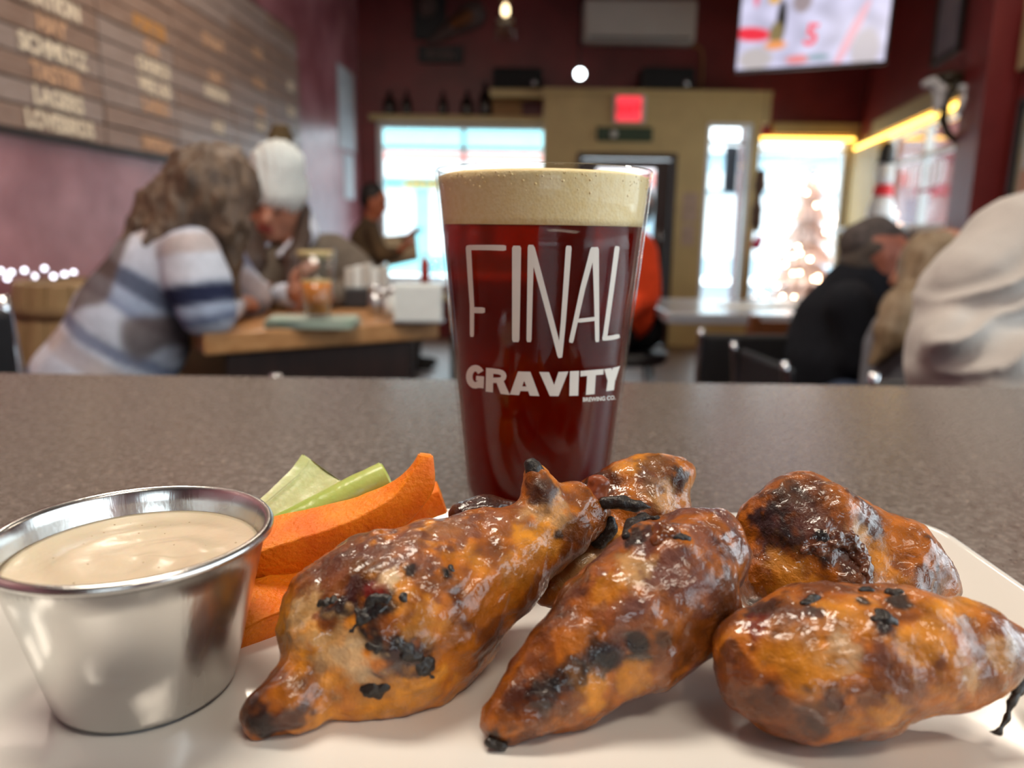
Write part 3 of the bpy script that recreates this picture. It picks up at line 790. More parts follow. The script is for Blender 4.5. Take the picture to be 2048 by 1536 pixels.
bmb = bmesh.new(); bmesh.ops.create_icosphere(bmb, subdivisions=1, radius=.016)
meb = bpy.data.meshes.new('fairy_light'); bmb.to_mesh(meb); bmb.free(); meb.materials.append(M_fairy)
rnd = random.Random(5)
for k in range(80):
    f = rnd.random() ** 1.4; an = math.pi * (1.0 + rnd.random()); rr = .55 * (1 - f * .86) + .03
    o = bpy.data.objects.new('fairy_light', meb); o.location = (TX + rr * math.cos(an), TY + rr * math.sin(an), .40 + (ztop - .4) * f)
    COL.objects.link(o); o.parent = t; o.matrix_parent_inverse = Matrix.Translation(-t.location)
# blind panel hanging in the narrow window
a = P(1445, 385, YV + .12); b = P(1478, 292, YV + .12)
boxo('window_blind', a.x, b.x, YV + .11, YV + .13, a.z, b.z, mat('slate_panel', (.10, .13, .18), var=.1), None, .003, label='slate grey blind hanging inside the narrow window', cat='blind')

# ------------------------------------------------------------------ left wall: beer board, papers, radiator-like barrel
M_plankA = mat('board_plank_brown', (0.23, 0.145, 0.11), rough=0.38, color2=(0.31, 0.21, 0.165), vscale=9, stretch=(6, 1, 8), rvar=.08)
M_plankB = mat('board_plank_grey', (0.27, 0.20, 0.17), rough=0.38, color2=(0.35, 0.27, 0.24), vscale=9, stretch=(6, 1, 8), rvar=.08)
M_chalk = mat('cream_board_lettering', (0.78, 0.66, 0.50), rough=0.8, var=0.2, vscale=60)
M_chalk2 = mat('orange_board_lettering', (0.50, 0.24, 0.07), rough=0.8, var=0.2, vscale=60)
M_chalk3 = mat('peach_board_lettering', (0.60, 0.36, 0.22), rough=0.8, var=0.2, vscale=60)
def onleft(px, py):
    d = ray(px, py); q = CAM + d * ((LO - CAM).dot(LN) / d.dot(LN)); q = LM.inverted() @ q; return q
bl = onleft(0, 253).y; brt = onleft(588, 200).y
bz0 = onleft(0, 255).z; bz1 = onleft(588, 74).z
t = thing('menu_board', LM @ Vector((.02, (bl + brt) / 2, bz0)), 'long board of brown planks lettered with beer names on wall', 'menu board')
boxo('backing', .001, .02, bl - .9, brt, bz0 - .02, bz1 + .02, M_darkwood, t, 0, LM)
LEFTR = Matrix(((0, 0, 1, 0), (1, 0, 0, 0), (0, 1, 0, 0), (0, 0, 0, 1)))
cols = [bl - .9, onleft(188, 200).y, onleft(337, 200).y, onleft(452, 200).y, onleft(530, 200).y, brt]
NR = 12
names = {(0, 0): ('LOVEBIRDS', 0), (0, 1): ('LAGERS', 0), (0, 2): ('TASTER', 2), (0, 3): ('SCHMUTZ', 0), (0, 4): ('HAY', 2), (0, 5): ('STATION', 0),
         (1, 0): ('IMPERIAL', 2), (1, 2): ('LASSO', 2), (1, 3): ('WEE LAD', 0), (1, 4): ('CHURCH', 0), (1, 5): ('OX', 2), (1, 6): ('PORTER', 1),
         (2, 2): ('ALE', 0), (2, 4): ('SAISON', 0), (2, 5): ('OAT', 2), (2, 7): ('STOUT', 2), (3, 1): ('RED', 0), (3, 3): ('OAT', 0), (3, 4): ('RYE', 2), (3, 6): ('PALE', 2), (3, 8): ('RYE', 2), (4, 2): ('MILK', 0), (4, 5): ('DRY', 0), (4, 7): ('ICE', 0)}
rh = (bz1 - bz0) / NR
rnd = random.Random(3)
for c in range(5):
    for r in range(NR):
        g = .006
        pk = boxo('plank', .021, .04 + rnd.random() * .006, cols[c] + g, cols[c + 1] - g, bz0 + rh * r + g * .6, bz0 + rh * (r + 1) - g * .6, M_plankA if rnd.random() < .6 else M_plankB, t, .003, LM)
        if (c, r) in names:
            tx, mi = names[(c, r)]
            ww = (cols[c + 1] - cols[c]) * .46
            if c == 0: cy = cols[1] - ww * .45
            else: cy = cols[c + 1] - ww * .72
            sz = rh * .98
            o = text_mesh(tx, sz, [M_chalk, M_chalk2, M_chalk3][mi], (.0475, cy, bz0 + rh * (r + .5)), LEFTR, pk, bold=.004, ext=.0008)
            wd = o.dimensions.y if o.dimensions.y > 0 else 1
            ys = [v.co.y for v in o.data.vertices]; k = min(1.0, (ww if c else .42) / max(max(ys) - min(ys), 1e-3))
            m0 = (max(ys) + min(ys)) / 2
            for v in o.data.vertices: v.co.y = cy + (v.co.y - m0) * k
            o.data.transform(LM)
M_paper = mat('pale_paper', (0.60, 0.64, 0.68), rough=0.6, color2=(0.48, 0.53, 0.60), vscale=8)
def wallpaper(px0, px1, yt, yb, lb):
    a = onleft(px0, yt); b = onleft(px1, yt); zb = onleft(px1, yb).z
    boxo('paper_poster', .002, .007, a.y, b.y, zb, b.z, M_paper, None, 0.001, LM, label=lb, cat='poster', group='papers on the left wall')
wallpaper(674, 706, 150, 305, 'tall pale paper poster on the left wall near corner')
wallpaper(686, 706, 312, 400, 'smaller pale paper notice below the tall poster')
# barrel against the left wall
M_stave = mat('barrel_stave', (0.33, 0.22, 0.10), rough=0.6, color2=(0.42, 0.30, 0.15), vscale=7, stretch=(4, 4, .5))
M_hoop = mat('brown_barrel_hoop', (0.24, 0.16, 0.075), rough=0.5, var=.2)
q = P(95, 560, 2.75); bq = Vector((q.x, q.y, 0)); bh = q.z
bq.x = max(bq.x, -1.48)
t = thing('barrel', bq, 'pale wooden barrel standing behind the woman in plaid', 'barrel')
NS = 22
for i in range(NS):
    a0 = 2 * math.pi * i / NS + .012; a1 = 2 * math.pi * (i + 1) / NS - .012
    bm = bmesh.new(); rings = []
    for f in (0, .15, .3, .5, .7, .85, 1):
        ro = .27 + .055 * math.sin(math.pi * f); ri = ro - .025
        rings.append([bm.verts.new((bq.x + r * math.cos(an), bq.y + r * math.sin(an), bh * f)) for r, an in ((ro, a0), (ro + .004, (a0 + a1) / 2), (ro, a1), (ri, a1), (ri, a0))])
    for A, B in zip(rings, rings[1:]):
        for k in range(5): bm.faces.new((A[k], A[(k + 1) % 5], B[(k + 1) % 5], B[k]))
    bm.faces.new(rings[0]); bm.faces.new(rings[-1])
    obj_bm('stave', bm, M_stave, t)
for f in (.1, .3, .7, .9):
    ro = .2745 + .055 * math.sin(math.pi * f) + .001
    latheo('hoop', [(ro, bh * f - .02), (ro + .006, bh * f - .02), (ro + .006, bh * f + .02), (ro, bh * f + .02)], M_hoop, (bq.x, bq.y, 0), t, 44, closed=True)
latheo('lid', [(0, bh - .03), (.246, bh - .03), (.246, bh - .01), (0, bh - .01)], M_stave, (bq.x, bq.y, 0), t, 32)
# string of clear bulbs lying on the barrel
t = thing('string_lights', (bq.x, bq.y, bh), 'string of small clear lit bulbs lying on the barrel', 'string lights')
M_clear = mat('clear_bulb_glow', (.9, .9, 1), emit=(.85, .86, 1.0), estr=5, var=.01)
pts = []
for px, py, Y in ((-20, 552, 2.7), (5, 545, 2.66), (18, 560, 2.6), (26, 548, 2.7), (52, 544, 2.66), (72, 556, 2.7), (92, 540, 2.8), (110, 556, 2.62), (132, 552, 2.64), (150, 548, 2.8)):
    pts.append(P(px, py, Y))
tubeo('cord', spline(pts, 5), .003, M_blackplastic, t, 6)
for i, p in enumerate(pts[1:]):
    latheo('bulb', [(0, -.009), (.007, -.005), (.009, 0), (.006, .006), (0, .009)], M_clear, p + Vector((0, -.008, .006)), t, 10)

# ================================================================== FURNITURE
def box_leg(bm, x, y, z0, z1, w): bx(bm, x - w, x + w, y - w, y + w, z0, z1, .004)
# oak table of the two women (runs away from the camera along the left wall)
TZ = 0.87
A = PZ(406, 668, TZ); B = PZ(866, 641, TZ)
far = PZ(640, 600, TZ)
dx = (B - A).normalized(); dy = Vector((-dx.y, dx.x, 0))
TMt = Matrix(((dx.x, dy.x, 0, A.x), (dx.y, dy.y, 0, A.y), (0, 0, 1, 0), (0, 0, 0, 1)))
tw = (B - A).length + .02; td = 0.72
t = thing('oak_table', TMt @ Vector((tw / 2, td / 2, 0)), 'honey coloured wooden table where the two women sit', 'table')
boxo('tabletop', 0, tw, 0, td, TZ - .05, TZ, M_oak, t, .006, TMt)
boxo('apron', .06, tw - .06, .06, td - .06, TZ - .2, TZ - .051, M_darkwood, t, .004, TMt)
for a, b in ((.1, .1), (tw - .1, .1), (.1, td - .1), (tw - .1, td - .1)):
    bm = bmesh.new(); box_leg(bm, a, b, 0.001, TZ - .201, .035)
    for v in bm.verts: v.co = TMt @ v.co
    obj_bm('leg', bm, M_darkwood, t)
def tab(px, py): return PZ(px, py, TZ)
# second, darker table further back
TZ2 = 0.78
a = PZ(760, 585, TZ2); b = PZ(1010, 592, TZ2)
def table(cx, cy, w, d, z, label, mt, rot=0.0, name='table'):
    t = thing(name, (cx, cy, 0), label, 'table')
    R = Matrix.Translation((cx, cy, 0)) @ Matrix.Rotation(rot, 4, 'Z')
    boxo('tabletop', -w / 2, w / 2, -d / 2, d / 2, z - .045, z, mt, t, .006, R)
    boxo('column', -.04, .04, -.04, .04, .041, z - .046, M_blackplastic, t, .004, R)
    boxo('foot', -w * .35, w * .35, -.05, .05, .001, .04, M_blackplastic, t, .006, R)
    return t
M_walnut = mat('walnut_top', (0.16, 0.065, 0.028), rough=0.3, var=0.2, vscale=6, stretch=(1, 8, 8))
table(-.35, 4.75, 1.3, .8, .80, 'dark walnut table behind the beer glass with condiments', M_walnut, name='walnut_table')
M_paletop = mat('pale_glossy_top', (0.42, 0.46, 0.52), rough=0.15, var=0.05, vscale=6)
wt = PZ(1500, 618, .77)
table(wt.x + .2, wt.y + .15, 1.25, .8, .77, 'pale glossy table in front of the window, right of door', M_paletop, name='window_table')
table(1.66, 2.72, .55, .55, .76, 'small dark table between the man in cap and blonde woman', M_walnut, .2, name='small_table')

# chairs: chrome tube frame, black seat and back
def chair_proto():
    t = bpy.data.objects.new('chair', None); COL.objects.link(t)
    boxo('seat', -.21, .21, -.21, .21, .44, .49, M_black, t, .02)
    boxo('backrest', -.20, .20, .205, .235, .62, .90, M_black, t, .014)
    for s in (-1, 1):
        tubeo('leg', spline([(s * .19, -.19, .002), (s * .19, -.18, .30), (s * .19, -.17, .439)], 4), .011, M_chrome, t, 8)
        tubeo('leg', spline([(s * .20, .27, .002), (s * .20, .22, .30), (s * .20, .20, .439)], 4), .011, M_chrome, t, 8)
        tubeo('back_post', spline([(s * .212, .20, .45), (s * .212, .22, .60), (s * .212, .235, .78), (s * .212, .25, .92)], 4), .012, M_chrome, t, 8)
    tubeo('stretcher', [(-.19, -.185, .2), (.19, -.185, .2)], .008, M_chrome, t, 8)
    tubeo('stretcher', [(-.20, .235, .2), (.20, .235, .2)], .008, M_chrome, t, 8)
    return t
proto = chair_proto(); used = [False]
def copy_tree(o, parent=None):
    c = o.copy(); COL.objects.link(c)
    if parent: c.parent = parent
    for k in list(o.children): copy_tree(k, c)
    return c
def chair(x, y, rot, label, sc=1.0):
    o = proto if not used[0] else copy_tree(proto)
    used[0] = True
    o.location = (x, y, 0); o.rotation_euler = (0, 0, rot); o.scale = (sc, sc, sc)
    o['label'] = label; o['category'] = 'chair'; o['group'] = 'black chairs with chrome frames'
    return o
R_ = math.radians
chs = []
def chair_at(px, py, Y, rot, label, top=.91):
    p = P(px, py, Y); sc = max(.85, min(1.35, p.z / top)); chair(p.x, p.y, rot, label, sc)
chair_at(-28, 640, 1.20, R_(70), 'black chair with curved chrome post at the far left edge')
chair_at(184, 706, 1.45, R_(165), 'black chair behind the woman in the plaid coat')
chair_at(800, 722, 1.62, R_(178), 'black chair drawn up to front of the honey table')
chair_at(905, 640, 2.6, R_(80), 'black chair at the right end of the honey table')
chair_at(1475, 650, 2.75, R_(180), 'black chair in front of the pale window table')
chair_at(1655, 740, 2.15, R_(95), 'black chair the man in the cap sits on')
chair_at(1832, 722, 1.75, R_(178), 'black chair just left of the grey sweatshirt')
M_brownchair = mat('brown_chair_wood', (0.16, 0.055, 0.02), rough=0.4, var=.2, vscale=10)
t = thing('wooden_chair', P(1600, 640, 2.85), 'brown wooden chair back beside the man in the cap', 'chair')
q = P(1600, 632, 2.85); q.z = 0; H = P(1600, 632, 2.85).z
for s in (-1, 1):
    boxo('leg', q.x + s * .17 - .02, q.x + s * .17 + .02, q.y - .02, q.y + .02, .001, H, M_brownchair, t, .006)
    boxo('leg', q.x + s * .17 - .02, q.x + s * .17 + .02, q.y + .36, q.y + .40, .001, .43, M_brownchair, t, .006)
for k in range(3): boxo('slat', q.x - .149, q.x + .149, q.y - .01, q.y + .01, H - .08 - .12 * k, H - .02 - .12 * k, M_brownchair, t, .004)
boxo('seat', q.x - .2, q.x + .2, q.y + .022, q.y + .42, .431, .47, M_brownchair, t, .008)

# ------------------------------------------------------------------ things on the tables
M_amber = mat('amber_beer', (0.75, 0.22, 0.01), rough=0.15, var=.05, emit=(0.7, 0.18, 0.005), estr=0.0)
M_bgglass = thin_glass('tumbler_glass', (.93, .95, .97), 1.5)
q = tab(636, 654)
t = thing('beer_glass', q, 'half full pint of amber beer held by the woman in white hat', 'glass')
hh = .165
latheo('glass_wall', [(.031, .0005), (.047, hh), (.044, hh), (.029, .008), (0, .008), (0, .0005)], M_bgglass, q, t, 32)
latheo('beer', [(0, .0085), (.0285, .0085), (.0365, hh * .52), (0, hh * .52)], M_amber, q, t, 32)
M_foamfar = mat('pale_foam_film', (.75, .55, .25), rough=.7, var=.1)
latheo('foam', [(0, hh * .521), (.0366, hh * .521), (.037, hh * .55), (0, hh * .56)], M_foamfar, q, t, 32)
latheo('foam_ring', [(.0413, hh * .86), (.0436, hh * .97), (.0426, hh * .97), (.0403, hh * .86)], M_foamfar, q, t, 32, closed=True)
M_menu = mat('sage_green_menu_paper', (0.30, 0.40, 0.32), rough=.5, color2=(.42, .48, .42), vscale=12)
q2 = tab(628, 652)
t = thing('menu_stack', q2, 'small stack of sage green menus under the amber beer', 'menus')
for k in range(4):
    boxo('menu', -.105, .105, -.06, .06, -.024 + .0055 * k - .0005, -.024 + .0055 * k + .0045, M_menu, t, .0008, Matrix.Translation(q2 + Vector((0, .0, .025))) @ Matrix.Rotation(R_(4 + 3 * k - 5), 4, 'Z'))
# the glass stands on the menus
for o in COL.objects:
    if o.name.startswith('beer_glass'): o.location.z += .0235
for px, py, w, h, col, lb, Y0 in ():
    pass
M_nap = mat('white_paper_napkins', (.80, .84, .82), rough=.7, var=.05, vscale=30)
M_steel = mat('satin_steel', (.55, .56, .58), rough=.3, metal=1, var=.1)
M_pink = mat('raspberry_plastic', (.50, .03, .12), rough=.4, var=.1)
q = tab(838, 644)
t = thing('napkin_holder', q, 'white napkin holder at the right end of honey table', 'napkin holder')
for k in range(6): boxo('napkin', q.x - .06, q.x + .06, q.y - .03 + .009 * k, q.y - .024 + .009 * k, q.z + .006, q.z + .095 + .004 * (k % 2), M_nap, t, .001)
boxo('holder', q.x - .065, q.x + .065, q.y - .036, q.y + .03, q.z + .0005, q.z + .0055, M_steel, t, .001)
def shaker(px, py, col_m, lb, h=.085, r=.022, capm=None, z=None):
    q = tab(px, py) if z is None else PZ(px, py, z)
    t = thing('shaker', q, lb, 'shaker', 'condiments on the tables')
    latheo('shaker_body', [(0, .0005), (r, .0005), (r * 1.05, h * .3), (r * .9, h * .75), (0, h * .75)], col_m, q, t, 20)
    latheo('shaker_cap', [(0, h * .751), (r * .92, h * .751), (r * .8, h * .95), (0, h)], capm or M_steel, q, t, 20)
shaker(768, 640, M_bgglass, 'glass salt shaker nearest the table edge by napkins'); shaker(785, 632, M_nap, 'white pepper shaker beside the glass salt shaker')
shaker(752, 628, M_steel, 'steel shaker left of the raspberry jar'); shaker(797, 622, M_pink, 'raspberry red jar beside the white napkin holder', .07, .025)
M_darkbasket = mat('black_wire_basket', (.03, .03, .035), rough=.5, var=.2)
q = tab(738, 614)
t = thing('condiment_basket', q, 'dark condiment basket with pale packets on honey table', 'basket')
boxo('basket', q.x - .075, q.x + .075, q.y - .05, q.y + .05, q.z + .0005, q.z + .06, M_darkbasket, t, .006)
for k in range(5): boxo('packet', q.x - .065 + .026 * k, q.x - .043 + .026 * k, q.y - .03, q.y + .03, q.z + .06, q.z + .12 + .006 * (k % 3), M_nap if k % 2 else M_ac, t, .002)
q = tab(806, 611)
t = thing('white_bowl', q, 'white bowl behind the raspberry jar on honey table', 'bowl')
latheo('bowl', [(0, .0005), (.03, .0005), (.065, .04), (.07, .055), (.066, .055), (.06, .04), (.028, .008), (0, .008)], M_nap, q, t, 28)
q = Vector((P(850, 572, 4.6).x, 4.6, .80))
t = thing('sauce_bottle', q, 'red sauce bottle on the dark walnut table', 'bottle')
latheo('bottle_body', [(0, .0005), (.028, .0005), (.03, .02), (.03, .11), (.014, .15), (0, .15)], mat('red_sauce', (.42, .03, .02), rough=.3, var=.1), q, t, 20)
latheo('bottle_cap', [(0, .1505), (.013, .1505), (.006, .19), (0, .19)], M_nap, q, t, 16)
q = Vector((P(872, 575, 4.5).x, 4.5, .80))
t = thing('water_glass', q, 'clear water glass at right of the red sauce bottle', 'glass')
latheo('tumbler', [(.028, .0005), (.036, .13), (.034, .13), (.026, .01), (0, .01), (0, .0005)], M_bgglass, q, t, 24)
# papers on the pale window table
q = Vector((P(1540, 600, wt.y + .1).x, wt.y + .1, .7705))
for k, (ox, oy, r, lb) in enumerate(((-.1, 0, 5, 'white sheet lying on the pale window table, left one'), (.16, .06, -12, 'white sheet lying on the pale window table, right one'))):
    boxo('paper_sheet', -.13, .13, -.09, .09, 0, .002, M_nap, None, 0, Matrix.Translation(q + Vector((ox, oy, .0005 + .003 * k))) @ Matrix.Rotation(R_(r), 4, 'Z'), label=lb, cat='paper', group='sheets on the window table')

# ================================================================== PEOPLE
SKIN = (0.46, 0.20, 0.125)
def perp(f, u):
    f = f.normalized(); u = (u - f * u.dot(f)).normalized(); return f, u, f.cross(u)
def head_prims(c, f, u, s=1.0):
    f, u, r = perp(Vector(f), Vector(u)); g = lambda x, y, z: c + (r * x + f * y + u * z) * s
    p = [(g(0, -.022, .03), .086 * s, g(0, .01, .03), .082 * s), (g(0, .012, -.01), .066 * s, g(0, .045, -.088), .033 * s),
         (g(-.035, .03, -.03), .040 * s, g(.035, .03, -.03), .040 * s), (g(-.03, .062, .030), .024 * s, g(.03, .062, .030), .024 * s),
         (g(0, .085, .008), .009 * s, g(0, .106, -.026), .013 * s), (g(-.013, .092, -.03), .009 * s, g(.013, .092, -.03), .009 * s),
         (g(-.018, .080, -.056), .009 * s, g(.018, .080, -.056), .009 * s), (g(-.015, .078, -.066), .009 * s, g(.015, .078, -.066), .009 * s),
         (g(-.052, .0, -.05), .026 * s, g(-.02, .05, -.085), .026 * s), (g(.052, .0, -.05), .026 * s, g(.02, .05, -.085), .026 * s)]
    for sx in (-1, 1):
        p += [(g(sx * .082, -.012, .018), .012 * s, g(sx * .079, .0, -.022), .009 * s), (g(sx * .031, .070, .004), .012 * s, g(sx * .031, .070, .004), .012 * s)]
    return p
def head_col(c, f, u, s=1.0, skin=SKIN, brow=(.05, .03, .02)):
    f, u, r = perp(Vector(f), Vector(u)); c = np.array(c); f, u, r = np.array(f), np.array(u), np.array(r)
    def fn(v, n):
        col = np.tile(np.array(skin), (len(v), 1)) * (1 + .12 * fbm(v, 25, 2))[:, None]
        l = (v - c) / s; x, y, z = l @ r, l @ f, l @ u
        face = y > .05
        for sx in (-1, 1):
            e = np.hypot((x - sx * .031) / 1.5, z - .004) < .008; col[e & face] = (.03, .02, .02)
            b = (np.abs(x - sx * .032) < .02) & (np.abs(z - .027) < .006); col[b & face] = brow
        li = (np.abs(x) < .024) & (np.abs(z + .061) < .011) & (y > .07) & (y < .11); col[li] = (.35, .07, .06)
        return col
    return fn
def hand_prims(w, d, n, s=1.0, curl=.5, side=1):
    """wrist w, finger direction d, palm facing n; four fingers with bends and a thumb from the side of the palm"""
    d = Vector(d).normalized(); n = Vector(n); n = (n - d * n.dot(d)).normalized(); b = d.cross(n) * side
    p = [(w, .024 * s, w + d * .03 * s, .026 * s)]
    for x in (-.026, -.009, .009, .026): p.append((w + d * .02 * s + b * x * .6 * s, .016 * s, w + d * .082 * s + b * x * s, .0135 * s))
    for x, L in ((-.028, .058), (-.0095, .070), (.0095, .076), (.028, .066)):
        q = w + d * .084 * s + b * x * s; dd = d.copy(); r = .0098 * s
        for k, fr in enumerate((.45, .32, .23)):
            dd = (dd * math.cos(curl) + n * math.sin(curl)).normalized()
            q2 = q + dd * L * fr * s; p.append((q, r, q2, r * .9)); q = q2; r *= .9
    q = w + d * .028 * s + b * .026 * s; q2 = q + (d * .6 + b * .65 + n * .35).normalized() * .042 * s; q3 = q2 + (d * .75 + n * .5 - b * .05).normalized() * .034 * s
    p += [(q, .016 * s, q2, .0125 * s), (q2, .0125 * s, q3, .0095 * s)]
    return p
M_skin = mat('skin', SKIN, rough=.45, attr=True, var=.04, vscale=60)
def fabric(name, color, **k): return mat(name, color, rough=.9, spec=.2, var=k.pop('var', .12), vscale=k.pop('vscale', 30), bump=k.pop('bump', .002), bscale=k.pop('bscale', 120), **k)
def folds(amp, sc, seed): return lambda v, n: amp * fbm(v * np.array([1, 1, .6]), sc, 3, seed)
def infl(pr, d): return [(a, ra + d, b, rb + d) for a, ra, b, rb in pr]
def legs(hipL, hipR, kneeL, kneeR, footL, footR, fdir):
    fdir = Vector(fdir).normalized(); L = []; F_ = []
    for h, k, f in ((hipL, kneeL, footL), (hipR, kneeR, footR)):
        L += chain([h, (Vector(h) * .5 + Vector(k) * .5), k], [.085, .072, .056]) + chain([k, Vector(k) * .6 + Vector(f) * .4, f], [.054, .052, .036])
        F_ += [(Vector(f) + Vector((0, 0, -.035)), .034, Vector(f) + fdir * .15 + Vector((0, 0, -.045)), .028)]
    return L, F_

def shoes(ft, m, t, h=.010):
    for f in ft: soft('shoe', infl([f], .006), h, .008, m, t)
# ---- woman in the plaid coat -------------------------------------------------
def plaid_col(axis_a, axis_b, arm_a, arm_b):
    aa, ab = np.array(axis_a), np.array(axis_b); ra, rb_ = np.array(arm_a), np.array(arm_b)
    ax = (ab - aa) / np.linalg.norm(ab - aa); rx = (rb_ - ra) / np.linalg.norm(rb_ - ra)
    def dseg(v, a, b):
        t = np.clip(((v - a) @ (b - a)) / ((b - a) @ (b - a)), 0, 1); return np.linalg.norm(v - a - t[:, None] * (b - a), axis=1)
    def fn(v, n):
        arm = dseg(v, ra, rb_) < .085
        t = np.where(arm, (v - ra) @ rx + .05, (v - aa) @ ax) + .012 * fbm(v, 8, 2, 4)
        col = np.tile(np.array([.60, .63, .72]), (len(v), 1))
        def band(c0, w, c, k=1.0):
            nonlocal col
            d = np.abs(((t - c0 + .16) % .32) - .16); m = (1 - sstep(w * .6, w, d)) * k
            col = col * (1 - m[:, None]) + np.array(c) * m[:, None]
        band(.17, .06, (.30, .37, .52), .85); band(.15, .028, (.02, .025, .06), 1.0); band(.21, .012, (.16, .19, .30), .8); band(.03, .03, (.44, .36, .34), .8); band(.30, .018, (.10, .12, .22), .8)
        side = np.cross(ax, [0, 0, 1]); u = (v @ side)
        m2 = (1 - sstep(.010, .022, np.abs(((u + .06) % .2) - .1)))[:, None] * .35; col = col * (1 - m2) + np.array((.25, .30, .42)) * m2
        br = (sstep(.24, .44, fbm(v, 5.5, 2, 9)) * (~arm))[:, None] * .85; col = col * (1 - br) + np.array((.11, .075, .065)) * br
        return col * (1 + .12 * fbm(v, 60, 2, 2))[:, None]
    return fn
Y1 = 1.85
hc = P(432, 408, 1.93)
hf = (P(560, 440, 2.2) - hc); hu = Vector((.25, .05, 1))
torso1 = ch([(385, 480, 1.88, 66), (330, 545, 1.86, 92), (265, 650, 1.83, 108), (205, 770, 1.80, 118), (180, 850, 1.80, 120)])
shR = P(388, 505, 1.76); elR = P(412, 622, 1.74); wrR = P(462, 612, 1.92)
shL = P(420, 480, 2.02); elL = P(500, 600, 2.1); wrL = P(520, 580, 2.25)
armR1 = chain([shR, (shR + elR) / 2, elR], [.062, .060, .056]) + chain([elR, wrR], [.052, .034])
armL1 = chain([shL, elL, wrL], [.06, .05, .034])
pel = P(185, 850, 1.80)
kL = pel + Vector((.42, .16, -.02)); kR = pel + Vector((.42, -.04, -.02)); fL = Vector((kL.x + .03, kL.y, .09)); fR = Vector((kR.x + .03, kR.y, .09))
lg, ft = legs(pel + Vector((.05, .1, -.02)), pel + Vector((.05, -.1, -.02)), kL, kR, fL, fR, (1, 0, 0))
body = head_prims(hc, hf, hu) + chain([hc + Vector((-.02, -.01, -.06)), P(385, 480, 1.88)], [.05, .055]) + infl(torso1, -.02) + infl(armR1, -.012) + infl(armL1, -.012) + lg + ft \
    + hand_prims(wrR, P(480, 604, 2.0) - wrR, (0, -.2, -1), .95, .25) + hand_prims(wrL, P(545, 585, 2.3) - wrL, (0, -.2, -1), .95, .3)
t = thing('person', (pel.x, pel.y, 0), 'woman with long wavy brown hair in blue and white plaid coat, leaning in', 'person')
soft('body', body, .008, .006, M_skin, t, col=head_col(hc, hf, hu))
M_plaid = mat('plaid_wool', (.6, .6, .7), rough=.95, spec=.15, attr=True, var=.08, vscale=80, bump=.002, bscale=150)
soft('plaid_coat', torso1 + armR1 + armL1 + chain([pel, pel + Vector((.12, 0, -.05))], [.17, .13]), .010, .014, M_plaid, t, disp=folds(.012, 9, 3),
     col=plaid_col(P(385, 480, 1.88), P(205, 770, 1.80), shR, elR))
soft('trousers', infl(lg, .008), .012, .012, fabric('dark_blue_denim', (.03, .035, .06)), t, disp=folds(.006, 14, 5))
shoes(ft, fabric('brown_boot_leather', (.06, .03, .015)), t)
fn_, un_, rn_ = perp(hf, hu)
hair1 = [(hc + un_ * .036 - fn_ * .022, .104, hc + un_ * .050 + fn_ * .004, .096), (hc + un_ * .03 - fn_ * .05, .10, hc - un_ * .04 - fn_ * .06, .085)] \
    + ch([(385, 400, 1.90, 50), (335, 410, 1.86, 46), (285, 440, 1.83, 30), (252, 480, 1.80, 12)]) + ch([(370, 410, 1.86, 50), (330, 465, 1.80, 28), (300, 505, 1.76, 12)]) \
    + ch([(440, 400, 1.86, 42), (462, 450, 1.85, 28), (462, 520, 1.86, 24), (474, 590, 1.88, 14)]) + ch([(445, 350, 1.90, 22), (478, 375, 1.89, 20), (492, 405, 1.89, 13)])
M_hairb = mat('wavy_brown_hair', (0.060, 0.033, 0.019), rough=.5, color2=(.15, .092, .055), vscale=26, stretch=(1.5, 1.5, .5), bump=.006, bscale=60)
soft('hair', hair1, .008, .012, M_hairb, t, disp=lambda v, n: .022 * fbm(v * np.array([1.6, 1.6, .8]), 18, 3, 8) - .006)

# ---- woman in the white knitted hat -------------------------------------------
hc = P(546, 409, 2.54); hf = (P(500, 470, 2.22) - hc); hu = Vector((.20, .1, 1))
sR = P(550, 538, 2.50); sL = P(665, 515, 2.67)
torso2 = ch([(592, 512, 2.62, 46), (602, 570, 2.66, 92), (610, 650, 2.67, 105), (615, 740, 2.70, 108)])
eR = P(470, 592, 2.42); wR = P(575, 590, 2.22)
eL = P(735, 568, 2.60); wL = P(668, 592, 2.30)
armR2 = chain([sR, (sR + eR) / 2 + Vector((0, 0, -.01)), eR], [.062, .060, .055]) + chain([eR, wR], [.05, .036])
armL2 = chain([sL, (sL + eL) / 2, eL], [.082, .072, .06]) + chain([eL, wL], [.055, .038])
pel = P(615, 760, 2.72)
kL = pel + Vector((.10, -.38, -.02)); kR = pel + Vector((-.12, -.38, -.02))
lg, ft = legs(pel + Vector((.1, 0, -.02)), pel + Vector((-.1, 0, -.02)), kL, kR, Vector((kL.x, kL.y - .02, .09)), Vector((kR.x, kR.y - .02, .09)), (0, -1, 0))
body = head_prims(hc, hf, hu, 0.95) + chain([hc + Vector((.02, .03, -.06)), P(592, 495, 2.60)], [.052, .058]) + infl(torso2, -.025) + infl(armR2, -.016) + infl(armL2, -.016) + lg + ft \
    + hand_prims(P(590, 592, 2.20), Vector((.30, -.42, .85)), Vector((1, -.2, 0)), .9, .5, -1) + hand_prims(wL, Vector((-.8, -.4, -.1)), (0, -.1, -1), .95, .3)
t = thing('person', (pel.x, pel.y, 0), 'woman in white knitted hat and brown coat, holding the amber beer', 'person')
soft('body', body, .008, .006, M_skin, t, col=head_col(hc, hf, hu, 0.95))
M_taupe = fabric('taupe_brown_coat', (.135, .108, .085), bump=.003)
soft('coat', torso2 + armR2 + armL2, .011, .016, M_taupe, t, disp=folds(.014, 9, 13))
M_lin = fabric('white_fleece_hood', (.60, .64, .74))
